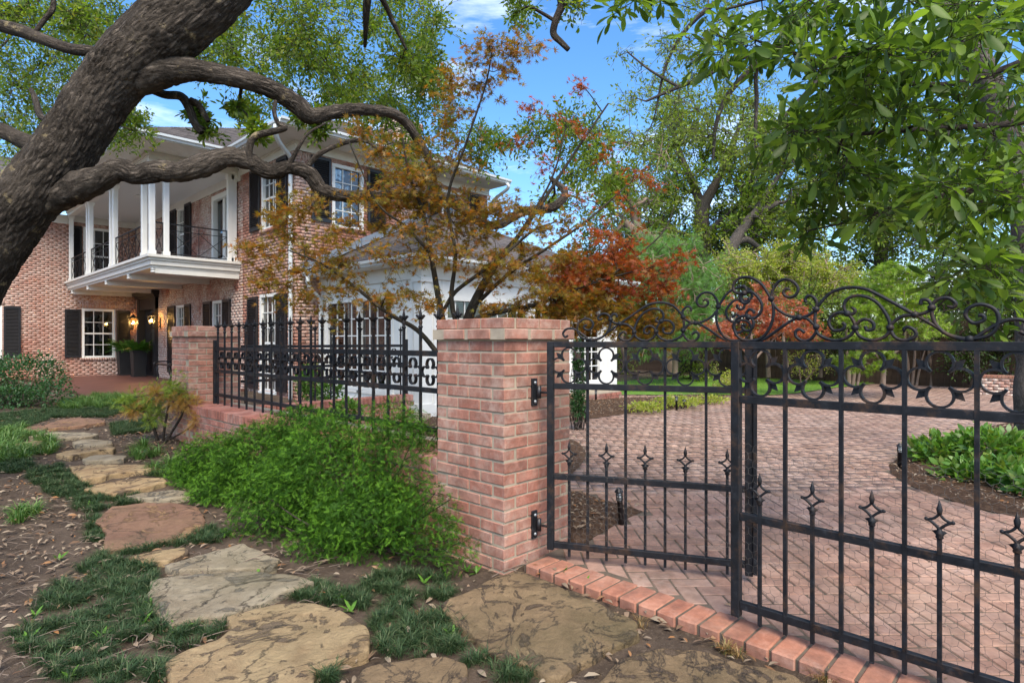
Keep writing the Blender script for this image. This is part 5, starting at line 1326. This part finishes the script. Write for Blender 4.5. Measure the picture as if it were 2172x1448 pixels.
far_tree('red_maple','bright red and coral japanese maple across the lawn',[[(1600,815,13.5,12),(1598,760,13.5,10),(1592,700,13.5,7)],[(1598,765,13.5,8),(1640,720,13.5,5),(1690,680,13.5,3)],[(1598,765,13.5,8),(1560,725,13.5,5),(1520,700,13.5,3)]],
  [(1560,1680,625,680,13,14.2,14,26,40),(1500,1720,675,720,13,14.2,22,26,40),(1500,1560,690,725,13,14,5,22,32),(1680,1750,640,720,13,14,5,20,30),(1615,1650,590,630,13.3,13.8,2,16,22)], L_red, .050, 170, B_pink, 'maple', flat=.5, tw=.006, br=.02)
far_tree('lime_maple','lime green young maple glowing behind the right gate leaf',[[(1872,818,13,18),(1876,770,13,14),(1890,700,13,9),(1900,640,13,5)],[(1876,775,13,10),(1850,740,13,7),(1830,690,13,4)],[(1880,760,13,9),(1930,720,13,6),(1960,660,13,3)]],
  [(1810,1960,600,660,12,13.6,20,28,44),(1790,1990,650,720,12,13.6,24,28,44),(1860,1960,545,610,12.4,13.6,8,26,40),(1760,1900,735,790,12.2,13.4,7,16,26)], L_lime, .075, 170, B_pink, 'maple', flat=.45, tw=.006, br=.02)
far_tree('dark_hedge_tree','dark evergreen tree behind the lime maple near the rough oak trunk',[[(2060,815,16,20),(2060,650,16,10)]],[(1950,2200,560,680,15,17.5,26,40,60),(1980,2220,660,760,15,17.5,26,40,60),(1700,1840,690,745,17,18.5,10,34,50)], L_dark, .085, 360, B_thin, 'dia')
far_tree('fence_shrub','leafy shrub growing against the wooden fence behind the left gate leaf',[[(1465,800,19,8),(1465,740,19,4)]],[(1440,1490,735,800,18.5,19.5,8,26,38),(1290,1330,735,790,21,22,5,26,36)], L_mid, .07, 260, B_thin,'dia','shrub',None)
far_tree('azalea_shrub','airy shrub with pinkish twigs at the lawn edge behind the gate post',[[(1700,822,14,5),(1695,780,14,3)],[(1700,818,14,5),(1730,780,14,3)]],[(1660,1760,750,800,13.5,14.5,12,16,26)], L_yellow, .05, 60, B_pink,'dia','shrub',None,tw=.004,br=.008)
far_tree('azalea_shrub','low flowering shrub at the end of the lawn beside the gate post',[[(1545,828,13.5,5),(1545,800,13.5,3)]],[(1510,1575,780,820,13,14,10,16,24)], L_yellow, .05, 110, B_pink,'dia','shrub',None,tw=.004,br=.008)
# bare stems along the wooden fence
for k,(px,py,hgt,lab) in enumerate([(1325,790,60,'thin pale sapling trunk against the fence behind the left gate leaf'),(1668,812,95,'bare pale trunk beside the right edge of the lawn'),(1800,818,90,'slim twin stems against the dark fence, left of the lime maple'),(1925,820,95,'slim pale stems against the fence, right of the lime maple'),(1975,822,90,'pair of leaning stems by the low brick wall')]):
    w = Wood(); t = 17.0 if k else 20
    for j in range(1 if k < 2 else 3): w.limb(plimb([(px+j*9,py,t,11-2*j),(px+j*14,py-hgt*.5,t,9-2*j),(px+j*24-6,py-hgt,t,7-2*j),(px+j*34,py-hgt*1.9,t+.3,3)],5),8,.05)
    lv = grow(w, pblobs([(px+20,py-hgt*1.9,t+.3,34),(px+40,py-hgt*2.1,t+.3,34)]), .006, 90,'leaf',.08,8,.1,0,True,.5,.02)
    b = atT(px,py,t); make_tree('sapling',lab,'tree',(float(b[0]),float(b[1]),.05),w,[('leaf',*lv,L_mid)],B_pink,'saplings along the fence')
# ---------------------------------------------------------------- shrubs built from leaf shells
def shell(ells, n, inner=.62, upw=.05):
    """points and outward directions in the outer part of several ellipsoids: (px,py,t,rx_px,rz_px)"""
    P, D = [], []; vol = [e[3]*e[3]*e[4]*(e[2]**2) for e in ells]; tot = sum(vol)
    C = [(atT(e[0],e[1],e[2]), e[3]*e[2]/F, e[4]*e[2]/F) for e in ells]
    for (c,rx,rz),v in zip(C,vol):
        m = max(20,int(n*v/tot)); d = norm(RNG.normal(0,1,(m*2,3))); rad = RNG.uniform(inner**2,1.12**2,m*2)**.5
        nz_ = np.array([mnoise.noise(Vector((q[0]*3+c[0]*5,q[1]*3+c[1]*5,q[2]*3))) for q in d])
        nz2 = np.array([mnoise.noise(Vector((q[0]*8+c[0]*5,q[1]*8,q[2]*8))) for q in d]); rad *= 1+.24*nz_+.16*nz2; q = c + d*rad[:,None]*np.array((rx*.85,rx*.85,rz)); ok = q[:,2] > gz(q[:,0],q[:,1])+.01
        P.append(q[ok][:m]); D.append(d[ok][:m])
    P = np.vstack(P); D = np.vstack(D); return P, norm(D + np.array((0,0,upw)) + RNG.normal(0,.55,D.shape))
def shrub(name, label, ells, sets, base, stems=6, cat='shrub', group=None, bark=None, sr=.008):
    w = Wood(); b = np.array((base[0],base[1],float(gz(base[0],base[1]))))
    for e in ells:
        c = atT(e[0],e[1],e[2])
        for _ in range(stems):
            q = c + RNG.normal(0,.35,3)*np.array((e[3]*e[2]/F,)*2+(e[4]*e[2]/F,)); s0 = b + RNG.normal(0,.05,3)*np.array((1,1,0)); m_ = (s0+q)/2+RNG.normal(0,.06,3); m_[2] = max(m_[2], b[2]+.04); q[2] = max(q[2], b[2]+.05)
            w.limb(smooth_path([(*s0,sr),(*m_,sr*.7),(*q,sr*.3)],4),5)
    ls = []
    for tm,n,size,mat,inner in sets:
        P,D = shell(ells,n,inner)
        if tm == 'needle':
            tg = norm(np.cross(D,RNG.normal(0,1,D.shape))); nd = D; D = norm(tg*.8+nd*.55+np.array((0,0,-.12))); up = norm(nd+RNG.normal(0,.35,nd.shape))
        else: up = norm(np.cross(D,RNG.normal(0,1,D.shape))*.5+np.array((0,0,1.)))
        ls.append((tm,P,D,up,size*RNG.uniform(.7,1.3,len(P)),mat))
    return make_tree(name,label,cat,(b[0],b[1],b[2]),w,ls,bark or B_thin,group,'foliage')
yewA = [(700,1010,4.25,150,100),(850,985,3.9,100,100),(600,1065,4.15,115,85),(780,1105,3.7,125,85),(895,1105,3.45,82,72),(965,1168,3.25,48,38),(690,1150,3.7,85,52),(830,905,4.15,75,52),(700,920,4.4,80,45)]
yewB = [(560,965,5.0,105,62),(450,990,5.5,80,60),(480,1055,4.9,80,52),(640,905,4.9,80,40),(420,1030,5.3,55,40)]
pA = atG(760,1150); pB = atG(500,1060)
shrub('yew_shrub','big bright green yew shrub beside the brick gate pillar',yewA,[('needle',26000,.040,L_yew,.40),('needle',6500,.036,L_yewt,1.02)],pA)
shrub('yew_shrub','lower spreading yew shrub on the left, reaching the flagstones',yewB,[('needle',16000,.044,L_yew,.40),('needle',4200,.040,L_yewt,1.02)],pB)
shrub('boxleaf_shrub','dense dark small leaved shrub below the left shutter',[(50,800,10.8,85,46),(-70,800,11,90,52),(115,832,10.4,42,30),(20,845,10.2,60,26)],[('leaf',9000,.055,L_small,.55)],atG(40,862))
nb = atG(345,938)
w = Wood()
for l in ([(335,940,6.9,8),(325,905,6.9,7),(300,865,6.9,5)],[(345,940,6.9,7),(350,900,6.9,6),(360,850,6.9,4)],[(350,940,6.85,7),(368,910,6.85,6),(385,880,6.8,6),(395,840,6.8,4)],[(340,940,6.9,5),(390,915,6.75,4),(420,890,6.7,3)]): w.limb(plimb(l,6),7)
g1 = pblobs([(290,840,6.9,34),(320,850,6.9,36),(265,860,6.9,28),(345,835,6.9,34),(365,820,6.85,30),(300,870,6.9,30),(335,880,6.9,26),(385,835,6.85,28)]); g2 = pblobs([(395,845,6.8,28),(410,865,6.75,28),(425,890,6.7,24),(370,855,6.8,26),(330,835,6.8,18),(285,868,6.8,16)])
make_tree('cypress_shrub','small cypress shrub with green and bronze sprays by the far pillar','shrub',nb,w,[('spray2',*grow(w,g1,.002,150,'spray2',.075,9,.1,.35,True,.7,.004),L_cyp),('spray2',*grow(w,g2,.002,150,'spray2',.075,9,.1,.35,True,.7,.004),L_cypo)],B_thin)
shrub('courtyard_shrub','leafy green shrub in the courtyard against the brick wall corner',[(660,810,9.6,34,34),(700,830,9.2,30,22),(735,870,7.0,34,22)],[('leaf',2400,.06,L_jas,.4)],tuple(atT(670,850,9.4)[:2]))
shrub('jasmine_vine','dark small leaved vine climbing beside the far side of the pillar',[(1226,745,8.6,14,34),(1228,800,8.6,15,40),(1226,852,8.4,18,34)],[('leaf',2000,.045,L_small,.2)],tuple(atT(1226,880,8.5)[:2]))
shrub('groundcover_bed','glossy green leafy groundcover around the rough oak trunk',[(2000,965,6.0,70,36),(2100,955,5.8,85,40),(2060,1015,5.3,72,34),(2150,1020,5.0,62,42),(1955,955,6.4,34,18),(2200,1040,4.7,60,40)],[('leaf',3600,.085,L_jas,.3)],tuple(atT(2080,1000,5.6)[:2]),cat='plant')
shrub('yellow_groundcover','patch of low yellowing groundcover in the bed by the sunroom',[(1440,850,11.2,60,6),(1370,862,10.4,50,6),(1510,846,12,40,5)],[('leaf',1500,.06,L_yellow,.2)],tuple(atT(1440,856,11.2)[:2]),3,'plant')

# ---------------------------------------------------------------- grasses, weeds and fallen leaves
def tufts(polys, dens, blades, length, tm='blade', spread=.03, stone=True):
    P, X, S = [], [], []
    for poly in polys:
        g = np.array(gpoly(poly)); n = max(3,int(poly_area(g)*dens)); c = sample_poly(g,n)
        c = c[np.array([mnoise.noise(Vector((q[0]*5,q[1]*5,7))) > -.25 for q in c])]
        if stone:
            for s_ in STONE_G:
                m = s_.mean(0); c = c[~inpoly(c, m+(s_-m)*.93)]
        for q in c:
            L = length*RNG.uniform(.65,1.25); a = RNG.uniform(0,2*math.pi,blades); el = RNG.uniform(-.15,.95,blades); r_ = RNG.uniform(0,spread,blades)
            P.append(np.stack([q[0]+r_*np.cos(a),q[1]+r_*np.sin(a),gz(np.full(blades,q[0]),np.full(blades,q[1]))+.004],1)); X.append(np.stack([np.cos(a),np.sin(a),el],1)); S.append(L*RNG.uniform(.6,1.2,blades))
    P,X,S = np.vstack(P),np.vstack(X),np.concatenate(S); return P,X,np.tile((0,0,1.),(len(P),1)),S
def stuff(name, mesh, label, cat):
    o = inst(name, mesh); tag(o, label, cat, kind='stuff'); return o
mondo = [[(60,1310),(110,1255),(165,1215),(215,1178),(270,1195),(335,1200),(325,1240),(318,1290),(345,1325),(440,1312),(482,1312),(470,1350),(400,1378),(345,1400),(345,1448),(250,1470),(130,1450),(60,1400),(20,1350)],
 [(740,1245),(830,1215),(945,1225),(962,1262),(930,1290),(975,1335),(1000,1372),(905,1400),(812,1395),(792,1340),(765,1300),(700,1288),(640,1282),(600,1268),(660,1240)],
 [(672,1455),(700,1410),(785,1385),(775,1405),(735,1440)],[(985,1405),(1040,1388),(1110,1410),(1130,1440),(1100,1460),(1010,1460)],
 [(232,1165),(322,1150),(420,1130),(440,1118),(490,1132),(470,1150),(400,1158),(330,1168),(260,1182),(235,1185)],
 [(60,1000),(130,985),(165,1022),(205,1048),(262,1052),(390,1058),(360,1068),(240,1074),(180,1075),(110,1050),(60,1030)],[(150,1075),(240,1072),(205,1100),(225,1125),(215,1150),(180,1150),(195,1110)],
 [(0,880),(90,868),(200,858),(330,850),(340,868),(225,886),(120,886),(60,904),(0,935)],[(250,1006),(345,996),(380,1000),(350,1012),(290,1010),(210,1020)],[(235,900),(330,890),(330,915),(240,925)],[(420,1300),(480,1300),(560,1275),(600,1262),(560,1290),(490,1312)],[(0,1170),(60,1160),(60,1190),(0,1200)] and [(0,985),(60,975),(80,995),(0,1010)]]
P,X,Up,S = tufts(mondo, 760, 46, .066); stuff('mondo_grass', leaf_mesh('mondo_grass','blade',P,X,Up,S,L_mondo), 'dark green tufted grass filling the gaps between the flagstones', 'grass')
longg = [[(-20,920),(50,912),(110,935),(120,965),(60,975),(-20,985)],[(120,855),(230,840),(300,850),(230,866),(130,872)],[(10,1095),(60,1080),(90,1095),(50,1115)],[(275,955),(330,950),(345,970),(290,978)],[(300,1000),(390,985),(400,1010),(350,1020)]]
P,X,Up,S = tufts(longg, 130, 46, .16, spread=.05); stuff('liriope_grass', leaf_mesh('liriope_grass','blade',P,X,Up,S,L_lirio), 'longer arching grass clumps along the far side of the path', 'grass')
dry = [[(1225,1400),(1280,1370),(1330,1360),(1320,1385),(1260,1425),(1210,1440)],[(1340,1320),(1420,1310),(1440,1330),(1380,1355)],[(1520,1385),(1560,1375),(1570,1400)],[(1690,1440),(1750,1425),(1760,1455)]]
P,X,Up,S = tufts(dry, 190, 40, .065, stone=False); stuff('dry_grass', leaf_mesh('dry_grass','blade',P,X,Up,S,L_dryg), 'straw coloured dry grass tufts along the header bricks', 'grass')
weeds = [(545,1225),(150,1385),(75,1310),(215,1360),(300,1330),(230,1165),(125,1190),(930,1205),(990,1215),(1010,1218),(745,1300),(960,1355),(900,1240),(190,1075),(150,1440),(1195,1218),(1240,1245),(325,1290),(60,1360),(380,1340),(725,1275)]
P,X,S = [],[],[]
for px,py in weeds:
    g = atG(px,py); n = 8; a = RNG.uniform(0,6.28,n); P.append(np.tile((g[0],g[1],float(gz(g[0],g[1]))+.006),(n,1))); X.append(np.stack([np.cos(a),np.sin(a),RNG.uniform(.2,1.3,n)],1)); S.append(RNG.uniform(.035,.075,n))
P,X,S = np.vstack(P),np.vstack(X),np.concatenate(S); stuff('weeds', leaf_mesh('weeds','thin',P,X,np.tile((0,0,1.),(len(P),1)),S,L_weed), 'fresh light green weeds sprouting among the dark grass', 'weeds')
# fallen leaves: on the soil, in the beds, some on the paving
def litter(poly_g, dens, size, zf, n=None):
    n = n or int(poly_area(poly_g)*dens); c = sample_poly(poly_g,n); a = RNG.uniform(0,6.28,n); X = np.stack([np.cos(a),np.sin(a),RNG.normal(0,.18,n)],1)
    return np.stack([c[:,0],c[:,1],zf(c[:,0],c[:,1])],1), X, norm(np.stack([RNG.normal(0,.35,n),RNG.normal(0,.35,n),np.ones(n)],1)), size*RNG.uniform(.6,1.35,n)
gsoil = gpoly([(-60,1500),(-60,900),(120,850),(420,870),(420,960),(640,1130),(1000,1200),(1180,1215),(1800,1450),(1820,1520),(700,1560)])
LT = [litter(gsoil,120,.050,lambda x,y: gz(x,y)+.016),litter(gpoly([(-40,1500),(-40,960),(210,1100),(230,1200),(90,1290),(30,1448)]),170,.048,lambda x,y: gz(x,y)+.014),litter(gpoly([(240,930),(330,905),(420,955),(380,985),(270,960)]),380,.04,lambda x,y: gz(x,y)+.014),
      litter(gpoly([(1130,1215),(1260,1275),(1500,1380),(1780,1470),(1700,1448),(1450,1345),(1240,1245),(1150,1195)]),520,.062,lambda x,y: gz(x,y)+.02)]
for bd,dn in ((bed_wedge,420),(bed_maple,150),(bed_sun,260),(bed_right,260)): LT.append(litter(np.array(bd),dn,.045,lambda x,y: np.full(len(x),.112)))
LT.append(litter(np.array([(2.7,2.2),(2.7,-.4),(9,-.4),(12,3),(12,5),(4,2.4)]),12,.032,lambda x,y: np.full(len(x),.056)))
P,X,Up,S = (np.concatenate([l[k] for l in LT]) for k in range(4))
stuff('fallen_leaves', leaf_mesh('fallen_leaves','dry',P,X,Up,S,L_litter), 'dry tan and brown leaves scattered over soil and beds', 'leaves')
tw_ = MB()
for _ in range(420):
    px,py = RNG.uniform(0,700),RNG.uniform(960,1448); g = atG(px,py); a = RNG.uniform(0,6.28); L = RNG.uniform(.05,.16); z = float(gz(g[0],g[1]))+.02
    tw_.tube([(g[0],g[1],z),(g[0]+L*.5*math.cos(a)+RNG.normal(0,.01),g[1]+L*.5*math.sin(a),z+.012),(g[0]+L*math.cos(a+.3),g[1]+L*math.sin(a+.3),z)],[.0025,.002,.0012],4)
for px,py in ((1100,1225),(1125,1210),(1140,1222),(1085,1215),(560,1200),(590,1190),(610,1180)):
    g = atG(px,py); z = .03; a = RNG.uniform(0,6.28); tw_.tube(smooth_path([(g[0],g[1],z),(g[0]+.06*math.cos(a),g[1]+.06*math.sin(a),z+.02),(g[0]+.16*math.cos(a+.4),g[1]+.16*math.sin(a+.4),z)],4),.003,4)
o = tw_.build('twigs', plain('dead_twig',(.16,.12,.09),.9)); tag(o,'thin dead twigs lying on the bare soil','twigs',kind='stuff')
# turf
lp = np.array(lawn_poly); c = sample_poly(lp, 26000); n = len(c); a = RNG.uniform(0,6.28,n)
P = np.stack([c[:,0],c[:,1],np.full(n,.06)],1); o = stuff('lawn_grass', leaf_mesh('lawn_grass','blade',P,np.stack([np.cos(a),np.sin(a),RNG.uniform(.5,1.6,n)],1),np.tile((0,0,1.),(n,1)),RNG.uniform(.05,.10,n),L_turf),'bright mown lawn grass in front of the wooden fence','grass')
# ---------------------------------------------------------------- pots, bench, lamps, far fence, wires
M_pot = plain('charcoal_planter',(.016,.016,.017),.55,0,.4,.2)
for px,py,lab in ((262,791,'black square planter with a fern against the far wall'),(302,797,'black square planter with a fern beside the front door')):
    g = atZ(px,py,.215); X0,Y0 = (5.22,22.42) if px < 280 else (5.30,21.15)
    p = empty('fern_planter',(X0,Y0,.215),0,lab,'planter','fern planters by the front door')
    m = MB(); m.add([(-.15,-.15,0),(.15,-.15,0),(.15,.15,0),(-.15,.15,0),(-.19,-.19,.80),(.19,-.19,.80),(.19,.19,.80),(-.19,.19,.80)],[(0,3,2,1),(0,1,5,4),(1,2,6,5),(2,3,7,6),(3,0,4,7),(4,5,6,7)])
    m.box((-.205,-.205,.76),(.205,.205,.815)); m.box((-.17,-.17,0),(.17,.17,.05)); m.build('pot',M_pot,p)
    n = 90; a = RNG.uniform(0,6.28,n); el = RNG.uniform(.0,1.5,n); P = np.stack([.08*np.cos(a),.08*np.sin(a),np.full(n,.80)],1)
    inst('fern',leaf_mesh('fern','frond',P,np.stack([np.cos(a),np.sin(a),el],1),np.tile((0,0,1.),(n,1)),RNG.uniform(.32,.55,n),L_fern),p)
b = empty('garden_bench',(5.22,17.75,.215),0,'small black iron bench on the porch behind the far pillar','bench')
for k in range(4):
    x = -.20+.11*k; MB().cbox((x,-.62,.42+.02*abs(k-1.5)),(x+.09,.62,.45+.02*abs(k-1.5)),.006).build('slat',M_black,b)
for sx in (-.18,.18):
    for sy in (-.52,.52): MB().tube(smooth_path([(sx,sy,.42),(sx*1.1,sy,.28),(sx*.9,sy,.14),(sx*1.25,sy,0)],4),.018,6).build('leg',M_black,b,True)
for sy in (-.62,.60): MB().tube(smooth_path([(-.22,sy,.42),(-.24,sy,.50),(0,sy,.54),(.22,sy,.50)],4),.02,6).build('arm',M_black,b,True)
M_lens = plain('lamp_lens',(.75,.75,.70),.35)
def path_lamp(loc, lab, tilt=0.0, h=.21):
    l = empty('path_lamp',loc,0,lab,'lamp','short black path lamps'); l.rotation_euler = (tilt*.5,tilt,.4)
    MB().lathe([(.020,-.03),(.020,h*.68),(.024,h*.69)],12).build('post',M_black,l,True); MB().lathe([(.017,h*.69),(.017,h*.95)],12).build('lens',M_lens,l,True)
    m = MB()
    for k in range(6): a = R(60*k); m.bar((.021*math.cos(a),.021*math.sin(a),h*.68),(.021*math.cos(a),.021*math.sin(a),h*.96),.004)
    for z in (.76,.86): m.lathe([(.0175,h*z),(.024,h*z),(.024,h*z+.004),(.0175,h*z+.004)],12)
    m.lathe([(.030,h*.95),(.028,h*.99),(.010,h*1.10)],12); m.build('cage',M_black,l)
for px,py,lab,ti in ((1318,1103,'path lamp leaning beside the brick gate pillar',-.12),(1243,893,'path lamp at the near corner of the mulch bed seen past the pillar',0),(1435,866,'path lamp in the middle of the far mulch bed',0),(1908,990,'path lamp at the tip of the leafy bed on the right',.03),(1264,850,'path lamp near the sunroom steps',0)): path_lamp(tuple(atZ(px,py,.08)),lab,ti)
s = empty('spot_light',tuple(atZ(1445,862,.09)),R(30),'tiny black ground spotlight beside the far path lamp','lamp'); MB().lathe([(.03,0),(.045,.02),(.05,.10)],10).build('housing',M_black,s,True,(0,0,.06),(R(60),0,0)); MB().box((-.01,-.01,-.04),(.01,.01,.08)).build('stake',M_black,s)
# low brick steps by the sunroom
st = empty('brick_step',tuple(atZ(1265,846,.05)),0,'low brick step at the corner of the sunroom','step'); V,Fq=[],[]
MB().box((-.75,-.25,0),(.55,.6,.16)).build('step_core',M_mortar,st); bm_ = MB().cbox((-.096,-.02,0),(.096,.006,.06),.003).mesh('brick',M_wallb)
for r in range(2):
    for k in range(6): inst('brick',bm_,st,(-.65+k*.205+(.1 if r else 0),-.25,.01+r*.068))
    for k in range(4): inst('brick',bm_,st,(-.75,-.15+k*.205,.01+r*.068),(0,0,R(-90)))
# wooden fence along the far side
M_board = plain('weathered_board',(.075,.050,.034),.9,0,.2,.5,3,.4)
wf = empty('wooden_fence',(20.5,8,0),0,'dark weathered board fence along the back of the garden','fence')
bd = [MB().box((-.012,-.068,0),(.012,.068,1.9)).mesh('board',M_board)]
for k in range(128): inst('board',bd[0],wf,(RNG.normal(0,.006),-9.0+k*.14,RNG.normal(0,.012)),(0,RNG.normal(0,.006),0))
for z in (.4,1.5): MB().box((.014,-9.1,z),(.06,9,z+.09)).build('rail',M_board,wf)
# low brick wall at the right end of the drive
lw = empty('drive_wall',(18.0,-.2,0),0,'low whitewashed brick wall with red top course at the far end of the drive','wall')
V,Fq=[],[]; bricks_around(-.12,.12,-2.3,2.05,.03,.44,V,Fq); MB().box((-.12,-2.3,0),(.12,2.05,.50)).build('mortar_core',M_mortar,lw)
o = inst('bricks',tri_mesh('bricks',np.array(V,float),np.array(Fq),M_houseW),lw); o['kind']='stuff'
cp_ = MB().cbox((-.14,-.03,-.03),(.14,.03,.035),.004).mesh('cap_brick',M_header)
for k in range(64): inst('cap_brick',cp_,lw,(0,-2.27+k*.0675,.475),(0,0,RNG.normal(0,.01)))
# overhead wires
M_cable = plain('cable',(.30,.32,.34),.5)
for a,bb,lab in (((1735,582,24),(2300,505,20),'upper overhead cable crossing the trees on the right'),((1700,600,22),(2300,545,18),'lower overhead cable crossing the trees on the right')):
    p,q = atT(*a),atT(*bb); P = [p+(q-p)*t+np.array((0,0,-.35*math.sin(math.pi*t))) for t in np.linspace(0,1,14)]; c = P[0]
    o = MB().tube([v-c for v in P],.014,6).build('overhead_cable',M_cable,loc=c); tag(o,lab,'cable')
bpy.context.view_layer.update()
